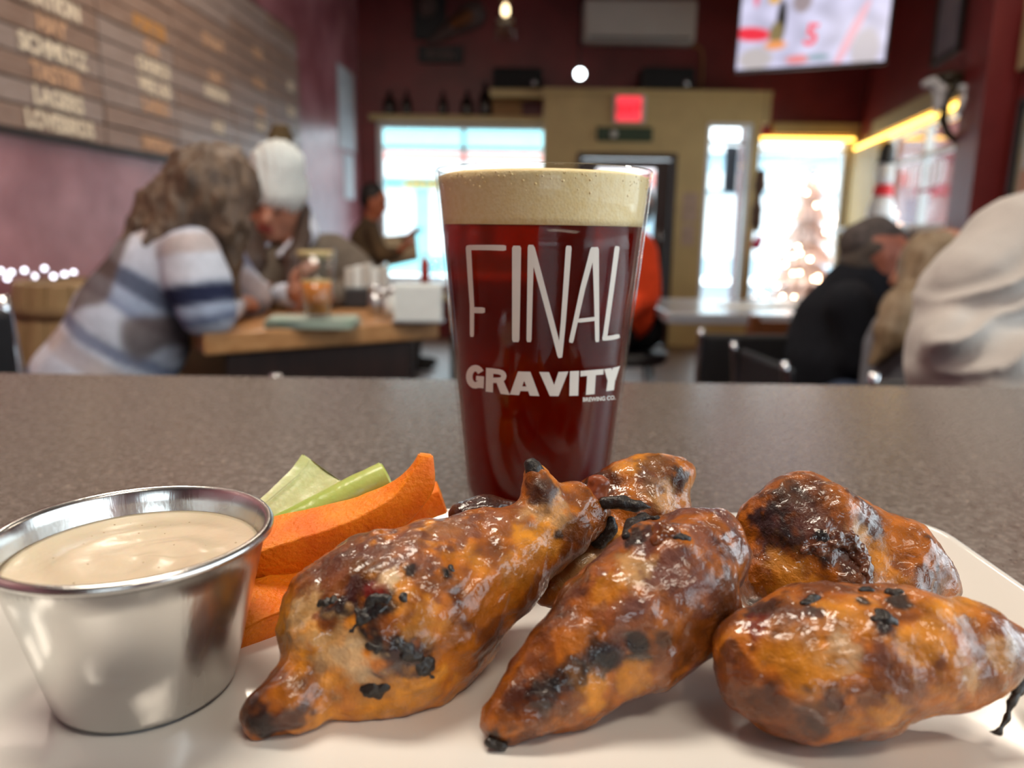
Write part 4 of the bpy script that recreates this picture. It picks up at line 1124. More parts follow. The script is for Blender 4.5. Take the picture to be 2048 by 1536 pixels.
soft('hood_lining', ch([(600, 440, 2.62, 22), (612, 468, 2.58, 22), (590, 498, 2.49, 16), (560, 510, 2.44, 9)]) + ch([(560, 430, 2.68, 22), (600, 440, 2.64, 24)]), .009, .01, M_lin, t, disp=folds(.006, 14, 2))
soft('cuff', chain([wR + (eR - wR) * .10, wR - (eR - wR) * .04], [.034, .034]), .007, .006, M_lin, t)
soft('trousers', infl(lg, .008), .012, .012, fabric('black_denim', (.012, .012, .016)), t, disp=folds(.006, 14, 6))
shoes(ft, fabric('black_boot_leather', (.012, .010, .010)), t)
M_hat = mat('white_knit_wool', (.74, .78, .76), rough=.95, spec=.2, var=.06, vscale=40, bump=.006, bscale=110)
fn_, un_, rn_ = perp(hf, hu)
soft('knitted_hat', [(hc + un_ * .062, .098, hc + un_ * .125, .084), (hc + un_ * .045 - fn_ * .035, .09, hc + un_ * .06, .09)], .008, .008, M_hat, t, disp=lambda v, n: .004 * np.sin(v[:, 0] * 220 + v[:, 1] * 150) + .004 * fbm(v, 12, 2))
soft('pompom', ch([(560, 272, 2.56, 24)]), .008, .008, fabric('brown_fur_pompom', (.10, .065, .03)), t, disp=lambda v, n: .012 * fbm(v, 55, 2, 3))
soft('hair', ch([(508, 415, 2.58, 24), (500, 470, 2.50, 24), (505, 530, 2.44, 28), (506, 580, 2.42, 24)]) + ch([(606, 425, 2.60, 16), (606, 470, 2.54, 16), (590, 520, 2.42, 20), (580, 565, 2.38, 14)]) + [(hc - fn_ * .05, .085, hc - fn_ * .03 - un_ * .06, .07)], .009, .012,
     mat('long_dark_brown_hair', (.050, .026, .017), rough=.5, var=.3, vscale=20, stretch=(2, 2, .4), bump=.004, bscale=60), t, disp=lambda v, n: .008 * fbm(v, 14, 2, 1))

# ---- man reading at the far table --------------------------------------------
def seated(label, hc, hf, hu, torso, arms, pel, kdir, coat_m, coat_name, leg_m, hair, hair_m, hands, s=1.0, h=.012, skin=SKIN, extra_torso=(), kneez=0.0):
    kd = Vector(kdir).normalized(); sd = Vector((-kd.y, kd.x, 0))
    kL = pel + kd * .40 + sd * .10 + Vector((0, 0, kneez)); kR = pel + kd * .40 - sd * .10 + Vector((0, 0, kneez))
    lg, ft = legs(pel + sd * .09, pel - sd * .09, kL, kR, Vector((kL.x, kL.y, .09)), Vector((kR.x, kR.y, .09)), kd)
    body = head_prims(hc, hf, hu, s) + chain([hc - Vector(hu).normalized() * .07, torso[0][0]], [.052, .056]) + infl(torso, -.02) + infl(arms, -.012) + lg + ft
    for hp in hands: body += hp
    t = thing('person', (pel.x, pel.y, 0), label, 'person')
    soft('body', body, h * .75, .007, M_skin, t, col=head_col(hc, hf, hu, s, skin))
    soft(coat_name, list(torso) + list(arms) + list(extra_torso), h, .016, coat_m, t, disp=folds(.012, 9, len(label)))
    soft('trousers', infl(lg, .008), h, .012, leg_m, t, disp=folds(.006, 14, 6))
    shoes(ft, fabric('dark_shoe_leather', (.015, .012, .010)), t)
    if hair: soft('hair', hair, h * .8, .01, hair_m, t, disp=lambda v, n: .006 * fbm(v, 25, 2, 1))
    return t
YM = 6.1
hc = P(749, 404, YM); tor = ch([(738, 452, YM, 20), (732, 480, YM, 30), (728, 520, YM, 34), (726, 570, YM, 36)])
sh = P(745, 462, YM - .14); el = P(765, 510, YM - .2); wr = P(798, 505, YM - .25)
sh2 = P(738, 460, YM + .16); el2 = P(770, 505, YM + .2); wr2 = P(815, 478, YM + .05)
ar = chain([sh, el, wr], [.06, .052, .036]) + chain([sh2, el2, wr2], [.06, .052, .036])
pelv = P(726, 590, YM); pelv.z = .55
M_cordu = mat('brown_corduroy', (.035, .022, .014), rough=.9, color2=(.13, .08, .035), vscale=4)
t = seated('short haired man in brown jacket reading at the far table', hc, Vector((1, -.15, -.25)), Vector((.15, 0, 1)), tor, ar, pelv, (1, -.1, 0), M_cordu, 'jacket', fabric('grey_trousers', (.05, .05, .055)),
       [(hc + Vector((-.015, 0, .055)), .095, hc + Vector((-.03, 0, .03)), .088)], mat('short_black_hair', (.012, .009, .008), rough=.6, var=.2),
       [hand_prims(wr, Vector((.5, -.1, .6)), Vector((1, 0, -.3)), 1, .5), hand_prims(wr2, Vector((.5, -.2, .6)), Vector((1, 0, -.3)), 1, .5)], skin=(.42, .13, .06))
M_newsp = mat('tan_newsprint', (.50, .40, .26), rough=.8, var=.12, vscale=15)
t = thing('newspaper', P(800, 500, YM - .1), 'open tan newspaper held by the man in brown jacket', 'newspaper')
q0, q1, q2, q3 = P(762, 472, YM + .05), P(832, 466, YM + .05), P(838, 520, YM - .2), P(775, 535, YM - .25)
for k, nm in ((0, 'left_page'), (1, 'right_page')):
    m0 = (q0 + q1) / 2 + Vector((0, .05, 0)); m1 = (q2 + q3) / 2 + Vector((0, .05, 0))
    a_, b_, c_, d_ = (q0, m0, m1, q3) if k == 0 else (m0, q1, q2, m1)
    off = Vector((0, .006, 0))
    obj_from(nm.split('_')[1], [a_, b_, c_, d_, a_ + off, b_ + off, c_ + off, d_ + off], [(0, 3, 2, 1), (4, 5, 6, 7), (0, 1, 5, 4), (1, 2, 6, 5), (2, 3, 7, 6), (3, 0, 4, 7)], M_newsp, t)

# ---- person in the orange jacket (mostly behind the pint) ----------------------
YO = 3.55
hc = P(1262, 425, YO); tor = ch([(1258, 495, YO, 46), (1256, 560, YO, 55), (1255, 630, YO, 52)])
sh = P(1284, 505, YO); el = P(1290, 590, YO - .05); wr = P(1240, 640, YO - .25)
sh2 = P(1230, 510, YO); el2 = P(1215, 600, YO); wr2 = P(1210, 640, YO - .25)
pelv = P(1262, 665, YO)
seated('person in bright orange jacket and black trousers behind the pint', hc, Vector((-.5, 1, -.1)), Vector((0, 0, 1)), tor, chain([sh, el, wr], [.07, .055, .036]) + chain([sh2, el2, wr2], [.07, .055, .036]), pelv, (-.6, .8, 0),
       fabric('orange_jacket_nylon', (.75, .065, .015)), 'jacket', fabric('black_trousers', (.008, .008, .010)), [(hc + Vector((0, 0, .05)), .098, hc + Vector((0, -.02, .01)), .096)],
       mat('dark_brown_hair', (.03, .018, .012), rough=.6, var=.2), [hand_prims(wr, Vector((-.5, .5, -.3)), (0, 0, -1), 1, .3), hand_prims(wr2, Vector((-.5, .5, -.3)), (0, 0, -1), 1, .3)])

# ---- man in the flat cap ------------------------------------------------------
YC = 2.55
hc = P(1752, 522, YC); hf = Vector((1, .0, -.30)); hu = Vector((.3, 0, 1))
tor = ch([(1712, 585, YC, 58), (1685, 640, YC, 84), (1668, 720, YC, 98), (1665, 800, YC, 100)])
sh = P(1700, 610, YC - .17); el = P(1720, 715, YC - .18); wr = P(1800, 690, YC - .1)
sh2 = P(1735, 600, YC + .17); el2 = P(1780, 690, YC + .2); wr2 = P(1830, 620, YC + .1)
pelv = P(1665, 820, YC)
M_blk = fabric('black_jacket_cotton', (.012, .014, .020))
capt = seated('man in dark flat cap and black jacket leaning over table', hc, hf, hu, tor, chain([sh, el, wr], [.075, .06, .04]) + chain([sh2, el2, wr2], [.07, .056, .038]), pelv, (1, .1, 0), M_blk, 'jacket', fabric('dark_trousers', (.012, .012, .015)),
       [(hc + Vector((-.05, 0, -.01)), .072, hc + Vector((-.02, 0, .03)), .085)], mat('grey_brown_hair', (.07, .055, .045), rough=.7, var=.2),
       [hand_prims(wr, Vector((.8, 0, .2)), (0, 0, -1), 1, .4), hand_prims(wr2, Vector((.3, -.1, .9)), Vector((-1, 0, .1)), 1, .6)], extra_torso=ch([(1735, 565, YC, 50), (1705, 575, YC, 52)]), skin=(.40, .15, .10))
M_tweed = mat('grey_brown_tweed', (.060, .050, .048), rough=.95, color2=(.12, .10, .095), vscale=45)
soft('flat_cap', ch([(1718, 484, YC, 38), (1752, 474, YC, 39), (1792, 484, YC, 26)]) + ch([(1716, 500, YC, 24), (1745, 500, YC, 30)]), .008, .01, M_tweed, capt)
soft('cap_brim', ch([(1786, 494, YC - .06, 9), (1834, 506, YC - .035, 5)]) + ch([(1786, 494, YC + .06, 9), (1834, 506, YC + .035, 5)]) + ch([(1790, 493, YC, 10), (1842, 507, YC, 5)]), .006, .008, M_tweed, capt)

# ---- blonde woman in grey -----------------------------------------------------
YW = 2.2
hc = P(1868, 540, YW); hf = Vector((-.75, .6, -.1)); hu = Vector((0, 0, 1))
tor = ch([(1850, 640, YW, 62), (1835, 700, YW, 92), (1830, 790, YW, 100)])
sh = P(1795, 665, YW - .05); el = P(1775, 760, YW - .02); wr = P(1770, 740, YW + .22)
sh2 = P(1905, 660, YW); el2 = P(1925, 760, YW); wr2 = P(1860, 740, YW + .25)
pelv = P(1832, 840, YW)
M_grey = fabric('heather_grey_knit', (.23, .25, .29))
M_blond = mat('blonde_wavy_hair', (.20, .135, .075), rough=.5, color2=(.36, .27, .17), vscale=18, stretch=(2, 2, .4), bump=.004, bscale=60)
bw_ = seated('woman with long blonde hair in a grey knit top', hc, hf, hu, tor, chain([sh, el, wr], [.065, .055, .036]) + chain([sh2, el2, wr2], [.065, .055, .036]), pelv, (-.2, 1, 0), M_grey, 'knit_top', fabric('blue_jeans', (.05, .07, .12)),
       ch([(1868, 525, YW - .02, 66), (1862, 575, YW - .04, 56), (1835, 620, YW - .08, 42), (1790, 670, YW - .1, 28), (1745, 725, YW - .1, 12)]) + ch([(1840, 590, YW - .06, 40), (1800, 620, YW - .08, 34), (1770, 660, YW - .1, 22)]) + ch([(1890, 560, YW, 46), (1900, 660, YW - .06, 30), (1895, 720, YW - .06, 14)]), M_blond,
       [hand_prims(wr, Vector((.1, .8, .2)), (0, 0, -1), .95, .4), hand_prims(wr2, Vector((-.3, .8, .2)), (0, 0, -1), .95, .4)])

# ---- neighbour in the grey sweatshirt, just across the counter --------------------
YG = .98
sh = P(2120, 470, YG + .05); el = P(1905, 690, YG - .06); wr = P(2120, 790, YG - .12)
torso = ch([(2200, 470, YG + .1, 150), (2260, 600, YG + .12, 200), (2290, 760, YG + .14, 215), (2300, 900, YG + .14, 210)])
arm = ch([(2160, 500, YG + .03, 118), (2060, 525, YG, 132), (1970, 600, YG - .02, 118), (1925, 690, YG - .04, 92), (1915, 740, YG - .05, 84)]) \
    + ch([(1950, 700, YG - .06, 84), (1975, 745, YG - .075, 80)]) \
    + ch([(1915, 745, YG - .05, 82), (2000, 760, YG - .10, 84), (2100, 790, YG - .12, 70), (2180, 800, YG - .13, 52)])
filler = ch([(1905, 690, YG - .085, 58), (1990, 735, YG - .095, 60), (2060, 760, YG - .10, 60)])
hc = P(2330, 250, YG + .16)
pelv = P(2290, 900, YG + .16); pelv.z = max(pelv.z, .60)
kd = Vector((-.2, -1, 0)).normalized(); sd = Vector((-kd.y, kd.x, 0))
lg, ft = legs(pelv + sd * .1, pelv - sd * .1, pelv + kd * .15 + sd * .12 + Vector((0, 0, -.02)), pelv + kd * .15 - sd * .12 + Vector((0, 0, -.02)), pelv + kd * .1 + sd * .12 + Vector((0, 0, .09 - pelv.z)), pelv + kd * .1 - sd * .12 + Vector((0, 0, .09 - pelv.z)), kd)
farm = ch([(2390, 500, YG + .15, 110), (2440, 640, YG + .1, 90), (2330, 770, YG - .05, 62)])
t = thing('person', (pelv.x, pelv.y, 0), 'person in oversized grey sweatshirt at the right edge, only the arm in view', 'person')
hfw = Vector((-.9, -.4, -.1))
wrv = P(2180, 800, YG - .13); wrf = P(2330, 770, YG - .05)
soft('body', head_prims(hc, hfw, (0, 0, 1)) + chain([hc + Vector((.01, 0, -.07)), P(2300, 430, YG + .14)], [.055, .06]) + infl(torso, -.02) + infl(arm, -.022) + infl(farm, -.015) + lg + ft
     + hand_prims(wrv, Vector((.9, -.1, .05)), (0, -.3, -1), 1, .35) + hand_prims(wrf, Vector((-.6, -.6, 0)), (0, 0, -1), 1, .35), .007, .006, M_skin, t, col=head_col(hc, hfw, Vector((0, 0, 1))))
M_sweat = mat('grey_sweatshirt_fleece', (.50, .475, .45), rough=.95, spec=.15, var=.05, vscale=25, bump=.0012, bscale=260, sheen=.2)
def drape(v, n):
    # long soft folds running up the sleeve, with sharp valleys between them
    w = -.60 * v[:, 0] + .80 * v[:, 2] + .040 * fbm(v, 5, 2, 3) + .006 * fbm(v, 18, 2, 6)
    u = .80 * v[:, 0] + .60 * v[:, 2]
    f = (1 - np.abs(np.sin(np.pi * w / .040))) ** 1.3
    m = sstep(-.45, .25, vnoise(np.stack([u, w * 2.6, v[:, 1]], 1), 8, 4)) * (.25 + .75 * sstep(.15, .7, -n[:, 1]))
    return .013 * (f - .3) * m + .004 * fbm(v, 20, 2, 5)
soft('sweatshirt', torso + arm + filler + farm, .0050, .0080, M_sweat, t, disp=drape)
soft('hair', [(hc + Vector((.01, .01, .05)), .098, hc + Vector((.02, .02, .0)), .094)], .009, .01, mat('short_brown_hair', (.05, .03, .02), rough=.6, var=.2), t)
soft('trousers', infl(lg, .008), .012, .012, fabric('navy_jeans', (.02, .025, .05)), t)
shoes(ft, fabric('white_sneaker_canvas', (.5, .5, .5)), t)

# ---- the chairs under the seated people
def seat_under(px, py, Y, zpel, rot, label):
    p = P(px, py, Y); sc = (zpel - .085) / .49
    chair(p.x, p.y, rot, label, sc)
q = P(1262, 665, 3.55); zs = q.z - .088
t = thing('stool', (q.x, q.y, 0), 'round black stool under the person in the orange jacket', 'stool')
latheo('seat', [(0, zs - .05), (.16, zs - .05), (.175, zs - .03), (.17, zs), (0, zs)], M_black, (q.x, q.y, 0), t, 32)
for k in range(4):
    an = R_(45 + 90 * k); tubeo('leg', [(q.x + .12 * math.cos(an), q.y + .12 * math.sin(an), zs - .051), (q.x + .19 * math.cos(an), q.y + .19 * math.sin(an), .002)], .012, M_chrome, t, 8)
seat_under(726, 590, 6.1, .55, R_(90), 'black chair under the man reading the newspaper')
seat_under(615, 760, 2.72, P(615, 760, 2.72).z, R_(0), 'black chair under the woman in the white hat')
seat_under(1832, 840, 2.2, P(1832, 840, 2.2).z, R_(190), 'black chair under the blonde woman in grey')

# ================================================================== COUNTER AND FOOD
def counter_mat():
    m = mat('speckled_brown_laminate', (0.108, 0.086, 0.073), rough=.26, spec=.9, color2=(0.155, 0.128, 0.112), vscale=240, rvar=.05)
    nt = m.node_tree; b = nt.nodes['Principled BSDF']
    tc = nt.nodes.new('ShaderNodeTexCoord')
    base = b.inputs['Base Color'].links[0].from_socket
    for sc, th, colr in ((300, .20, (.28, .22, .18)), (120, .10, (.45, .36, .29)), (420, .22, (.035, .026, .022))):
        vo = nt.nodes.new('ShaderNodeTexVoronoi'); vo.inputs['Scale'].default_value = sc
        nt.links.new(tc.outputs['Object'], vo.inputs['Vector'])
        nz = nt.nodes.new('ShaderNodeTexNoise'); nz.inputs['Scale'].default_value = sc * .25; nt.links.new(tc.outputs['Object'], nz.inputs['Vector'])
        mu = nt.nodes.new('ShaderNodeMath'); mu.operation = 'MULTIPLY'; nt.links.new(nz.outputs['Fac'], mu.inputs[0]); mu.inputs[1].default_value = th * 2
        lt = nt.nodes.new('ShaderNodeMath'); lt.operation = 'LESS_THAN'; nt.links.new(vo.outputs['Distance'], lt.inputs[0]); nt.links.new(mu.outputs[0], lt.inputs[1])
        sep = nt.nodes.new('ShaderNodeSeparateColor'); nt.links.new(vo.outputs['Color'], sep.inputs[0])
        g2 = nt.nodes.new('ShaderNodeMath'); g2.operation = 'GREATER_THAN'; nt.links.new(sep.outputs[0], g2.inputs[0]); g2.inputs[1].default_value = .62
        mm = nt.nodes.new('ShaderNodeMath'); mm.operation = 'MULTIPLY'; nt.links.new(lt.outputs[0], mm.inputs[0]); nt.links.new(g2.outputs[0], mm.inputs[1])
        mx = nt.nodes.new('ShaderNodeMix'); mx.data_type = 'RGBA'; nt.links.new(mm.outputs[0], mx.inputs[0]); nt.links.new(base, mx.inputs[6]); mx.inputs[7].default_value = (*colr, 1)
        base = mx.outputs[2]
    nt.links.new(base, b.inputs['Base Color'])
    return m
t = thing('counter', (0, .1, 0), 'dark brown speckled counter the plate stands on', 'counter')
boxo('countertop', -1.5, 1.5, -.45, .651, CT - .042, CT, counter_mat(), t, .004)
boxo('counter_base', -1.3, 1.3, -.25, .35, .0005, CT - .043, M_darkwood, t, .006)
tubeo('foot_rail', [(-1.25, .42, .18), (1.25, .42, .18)], .02, M_chrome, t)

# ------------------------------------------------------------------ plate
M_plate = mat('white_glazed_porcelain', (.74, .72, .68), rough=.10, spec=.6, var=.015, vscale=20, coat=.3)
PX0, PX1, PY0, PY1 = -.157, .163, .126, .284
def rrect(ins, z, r, n=7):
    x0, x1, y0, y1 = PX0 + ins, PX1 - ins, PY0 + ins, PY1 - ins
    r = max(r - ins * .4, .004); out = []
    for cx, cy, a0 in ((x1 - r, y1 - r, 0), (x0 + r, y1 - r, 90), (x0 + r, y0 + r, 180), (x1 - r, y0 + r, 270)):
        for k in range(n + 1):
            a = R_(a0 + 90 * k / n); out.append((cx + r * math.cos(a), cy + r * math.sin(a), CT + z))
    return out
prof = [(.034, .0005), (.030, .0005), (.027, .003), (.010, .0125), (.002, .0165), (0, .0180), (.0006, .0196), (.002, .0200), (.004, .0194), (.012, .0135), (.021, .0082), (.026, .0066), (.034, .0060), (.05, .0060)]
vv = []; ff = []
for ins, z in prof: vv += rrect(ins, z, .022)
n = len(rrect(0, 0, .02))
for i in range(len(prof) - 1):
    for k in range(n):
        ff.append((i * n + k, i * n + (k + 1) % n, (i + 1) * n + (k + 1) % n, (i + 1) * n + k))
ff.append(tuple(range(n))[::-1]); ff.append(tuple((len(prof) - 1) * n + k for k in range(n)))
pl_ = obj_from('plate', vv, ff, M_plate, None, True, label='white rectangular porcelain plate with raised rim under the wings', cat='plate')
PLZ = CT + .0060

# ------------------------------------------------------------------ pint of red beer
GZ0 = CT + .0008; GH = .1500
gp = P(1086, 400, .3185); GX_, GY_ = gp.x, gp.y
def gR(z): return .0302 + (.0440 - .0302) * (z / GH)
M_pint = thin_glass('clear_pint_glass', (.98, .985, .98), 1.27)
t = thing('pint_glass', (GX_, GY_, GZ0), 'pint glass of dark red beer lettered FINAL GRAVITY behind the wings', 'glass')
w = .0013
latheo('glass_wall', [(0, 0), (.0285, 0), (gR(0), .0015)] + [(gR(z), z) for z in np.linspace(.004, GH - .001, 12)] + [(gR(GH) - w * .5, GH)] + [(gR(z) - w, z) for z in np.linspace(GH - .001, .010, 12)] + [(0, .010)], M_pint, (GX_, GY_, GZ0), t, 96)
def beer_mat():
    m = bpy.data.materials.new('dark_red_beer'); m.use_nodes = True
    nt = m.node_tree; N = nt.nodes; b = N['Principled BSDF']; out = N['Material Output']
    b.inputs['Base Color'].default_value = (.060, .0022, .0006, 1); b.inputs['Roughness'].default_value = .08; b.inputs['Specular IOR Level'].default_value = .35
    tr = N.new('ShaderNodeBsdfTransparent'); tr.inputs[0].default_value = (.55, .075, .012, 1)
    tl = N.new('ShaderNodeBsdfTranslucent'); tl.inputs[0].default_value = (.48, .022, .003, 1)
    nz = N.new('ShaderNodeTexNoise'); nz.inputs['Scale'].default_value = 18
    tc = N.new('ShaderNodeTexCoord'); nt.links.new(tc.outputs['Object'], nz.inputs['Vector'])
    mr = N.new('ShaderNodeMapRange'); mr.inputs['To Min'].default_value = .36; mr.inputs['To Max'].default_value = .46; nt.links.new(nz.outputs['Fac'], mr.inputs['Value'])
    m1 = N.new('ShaderNodeMixShader'); m1.inputs[0].default_value = .45; nt.links.new(b.outputs[0], m1.inputs[1]); nt.links.new(tl.outputs[0], m1.inputs[2])
    m2 = N.new('ShaderNodeMixShader'); nt.links.new(mr.outputs[0], m2.inputs[0]); nt.links.new(m1.outputs[0], m2.inputs[1]); nt.links.new(tr.outputs[0], m2.inputs[2])
    nt.links.new(m2.outputs[0], out.inputs[0])
    return m
zf = CAMZ + .0022 - GZ0
gi = lambda z: gR(z) - w - .0001
latheo('beer', [(0, .0102)] + [(gi(z), z) for z in np.linspace(.0103, zf, 14)] + [(0, zf)], beer_mat(), (GX_, GY_, GZ0), t, 96)
def foam_mat():
    m = mat('cream_beer_foam', (.83, .63, .30), rough=.7, color2=(.88, .72, .42), vscale=500, lo=.3, hi=.7)
    nt = m.node_tree; vo = nt.nodes.new('ShaderNodeTexVoronoi'); vo.inputs['Scale'].default_value = 950
    tc = nt.nodes.new('ShaderNodeTexCoord'); nt.links.new(tc.outputs['Object'], vo.inputs['Vector'])
    bp = nt.nodes.new('ShaderNodeBump'); bp.inputs['Distance'].default_value = .00022; bp.inputs['Strength'].default_value = .5
    nt.links.new(vo.outputs['Distance'], bp.inputs['Height']); nt.links.new(bp.outputs['Normal'], nt.nodes['Principled BSDF'].inputs['Normal'])
    return m
ft_ = GH - .0030
bm = bmesh.new()
lathe(bm, [(0, zf + .0001)] + [(gi(z), z) for z in np.linspace(zf + .0001, ft_, 8)] + [(gi(ft_) - .003, ft_ + .0012), (gi(ft_) - .012, ft_ + .002), (.015, ft_ + .0024), (0, ft_ + .0025)], 96, Matrix.Translation((GX_, GY_, GZ0)))
obj_bm('foam', bm, foam_mat(), t, True)
rb_ = random.Random(4); bm = bmesh.new()
for k in range(110):
    z = ft_ - abs(rb_.gauss(0, .0035)); a = R_(180 + 180 * rb_.random())
    r_ = .0002 + .0004 * rb_.random()
    if z < zf + .004: continue
    bmesh.ops.create_icosphere(bm, subdivisions=1, radius=r_, matrix=Matrix.Translation((GX_ + (gi(z) - r_ * .2) * math.cos(a), GY_ + (gi(z) - r_ * .2) * math.sin(a), GZ0 + z)))
obj_bm('foam_bubbles', bm, foam_mat(), t, True, kind='stuff')

def on_glass(px, py, off=.00018):
    d = ray(px, py); ox, oy, oz = -GX_, -GY_, CAMZ - GZ0
    k = (.0440 - .0302) / GH; r0 = .0302 + off
    # (ox+dx t)^2+(oy+dy t)^2 = (r0 + k (oz + dz t))^2
    A_ = d.x ** 2 + d.y ** 2 - (k * d.z) ** 2; rr = r0 + k * oz
    B_ = 2 * (ox * d.x + oy * d.y - rr * k * d.z); C_ = ox ** 2 + oy ** 2 - rr ** 2
    tt = (-B_ - math.sqrt(max(B_ * B_ - 4 * A_ * C_, 0))) / (2 * A_)
    return CAM + d * tt
M_print = mat('white_glass_print', (.72, .68, .62), rough=.55, var=.02, vscale=40)
def crop(x, y): return (840 + x / 2.194, 320 + y / 2.194)
def stroke(bm, pts, wd, capr=True):
    """a painted stroke through crop points; wd = width(s) in crop pixels"""
    P2 = []
    n = len(pts)
    for i in range(n - 1):
        (x0, y0), (x1, y1) = pts[i], pts[i + 1]; L = math.hypot(x1 - x0, y1 - y0); m = max(2, int(L / 10))
        for k in range(m + (1 if i == n - 2 else 0)): f = k / m; P2.append((x0 + (x1 - x0) * f, y0 + (y1 - y0) * f, (i + f) / (n - 1)))
    rows = []
    for i, (x, y, f) in enumerate(P2):
        a = P2[max(i - 1, 0)]; b = P2[min(i + 1, len(P2) - 1)]; dx, dy = b[0] - a[0], b[1] - a[1]; L = math.hypot(dx, dy) or 1
        ww = (wd[0] + (wd[1] - wd[0]) * f if isinstance(wd, tuple) else wd) / 2
        if capr and i in (0, len(P2) - 1): ww *= .72
        rows.append([(x - dy / L * s * ww, y + dx / L * s * ww) for s in (-1, -.33, .33, 1)])
    V = [[bm.verts.new(on_glass(*crop(*q))) for q in r] for r in rows]
    for A_, B_ in zip(V, V[1:]):
        for k in range(3): bm.faces.new((A_[k], A_[k + 1], B_[k + 1], B_[k]))
LET = {'F': [([(204, 384), (300, 384), (378, 386)], (22, 26)), ([(212, 376), (219, 500), (228, 640), (228, 776)], (24, 17)), ([(222, 658), (285, 660)], 26)],
       'I': [([(424, 376), (422, 600), (420, 799)], (40, 32))],
       'N': [([(487, 372), (483, 560), (478, 799)], (28, 22)), ([(488, 378), (545, 590), (600, 800), (616, 868)], (28, 22)), ([(653, 376), (640, 560), (628, 720), (614, 866)], (26, 20))],
       'A': [([(762, 384), (715, 560), (662, 802)], (26, 20)), ([(770, 382), (774, 560), (778, 799)], (30, 18)), ([(692, 706), (776, 696)], 18)],
       'L': [([(866, 378), (838, 590), (810, 788)], (22, 20)), ([(800, 784), (840, 780), (876, 772)], 20)]}
for k, ss in LET.items():
    bm = bmesh.new()
    for pts, wd in ss: stroke(bm, pts, wd)
    obj_bm('printed_letter', bm, M_print, t)
def arc(cx, cy, rx, ry, a0, a1, n=9): return [(cx + rx * math.cos(R_(a0 + (a1 - a0) * i / n)), cy - ry * math.sin(R_(a0 + (a1 - a0) * i / n))) for i in range(n + 1)]
def quad(bm, q, n=5):
    g = [[bm.verts.new(on_glass(*crop(*[(q[0][c] * (1 - u) + q[1][c] * u) * (1 - w_) + (q[3][c] * (1 - u) + q[2][c] * u) * w_ for c in (0, 1)]))) for u in np.linspace(0, 1, n + 1)] for w_ in np.linspace(0, 1, n + 1)]
    for i in range(n):
        for k in range(n): bm.faces.new((g[i][k], g[i][k + 1], g[i + 1][k + 1], g[i + 1][k]))
LET2 = {'G': ([(arc(243, 951, 27, 38, 30, 315, 14), 28), ([(246, 957), (280, 960)], 20)], [[(255, 950), (281, 952), (279, 1002), (256, 1000)]]),
        'R': ([([(312, 925), (345, 929)] + arc(346, 948, 22, 18, 80, -80, 6) + [(312, 967)], 23)], [[(290, 912), (322, 914), (320, 1020), (288, 1016)], [(332, 968), (366, 968), (394, 1031), (354, 1026)]]),
        'A': ([], [[(430, 928), (472, 929), (434, 1032), (394, 1029)], [(442, 929), (484, 929), (524, 1036), (482, 1034)], [(425, 993), (492, 995), (492, 1015), (418, 1013)]]),
        'V': ([], [[(523, 930), (566, 931), (608, 1036), (570, 1036)], [(608, 930), (651, 928), (608, 1036), (572, 1036)]]),
        'I': ([], [[(658, 927), (698, 925), (694, 1034), (655, 1035)]]),
        'T': ([], [[(704, 926), (806, 917), (805, 941), (704, 950)], [(734, 940), (772, 937), (766, 1027), (728, 1031)]]),
        'Y': ([], [[(808, 917), (840, 913), (852, 966), (824, 972)], [(846, 912), (878, 904), (858, 966), (828, 971)], [(824, 962), (857, 960), (851, 1010), (817, 1015)]])}
for k, (ss, qs) in LET2.items():
    bm = bmesh.new()
    for pts, wd in ss: stroke(bm, pts, wd, False)
    for q in qs: quad(bm, q)
    obj_bm('printed_letter', bm, M_print, t)
o = text_mesh('BREWING CO.', 1.0, M_print, (0, 0, 0), Matrix.Identity(4), t, 'printed_small_line', bold=.03, ext=0)
xs = [v.co.x for v in o.data.vertices]; ys = [v.co.y for v in o.data.vertices]
for v in o.data.vertices:
    u = (v.co.x - min(xs)) / (max(xs) - min(xs)); q = (v.co.y - min(ys)) / (max(ys) - min(ys))
    v.co = on_glass(*crop(715 + 143 * u, 1061 - 10 * u ** 1.5 - 19 * q))

# ------------------------------------------------------------------ steel cup with dip
cq = P(262, 1240, .183); CX, CY = -.0968, .1845
M_cup = mat('brushed_steel', (.62, .61, .59), rough=.24, metal=1, var=.05, vscale=30, rvar=.06, bump=.00006, bscale=700, stretch=(1, 1, .12))
t = thing('sauce_cup', (CX, CY, PLZ + .0004), 'small brushed steel cup of creamy dip on the plate', 'cup')
CH = .043
pf = [(0, 0), (.0200, 0), (.0213, .0008), (.0219, .0025)] + [(.0219 + (.0308 - .0219) * f, .0025 + (CH - .0045) * f) for f in (.1, .25, .4, .55, .7, .85, 1)] + \
     [(.0318, CH - .0014), (.0328, CH - .0006), (.0329, CH + .0004), (.0322, CH + .0013), (.0312, CH + .0012), (.0305, CH + .0002), (.0301, CH - .003), (.0287, CH - .008), (.021, .004), (.0195, .0016), (0, .0016)]
pf = [(r_ * 1.045, z_) for r_, z_ in pf]
latheo('cup_body', pf, M_cup, (CX, CY, PLZ + .0004), t, 96)
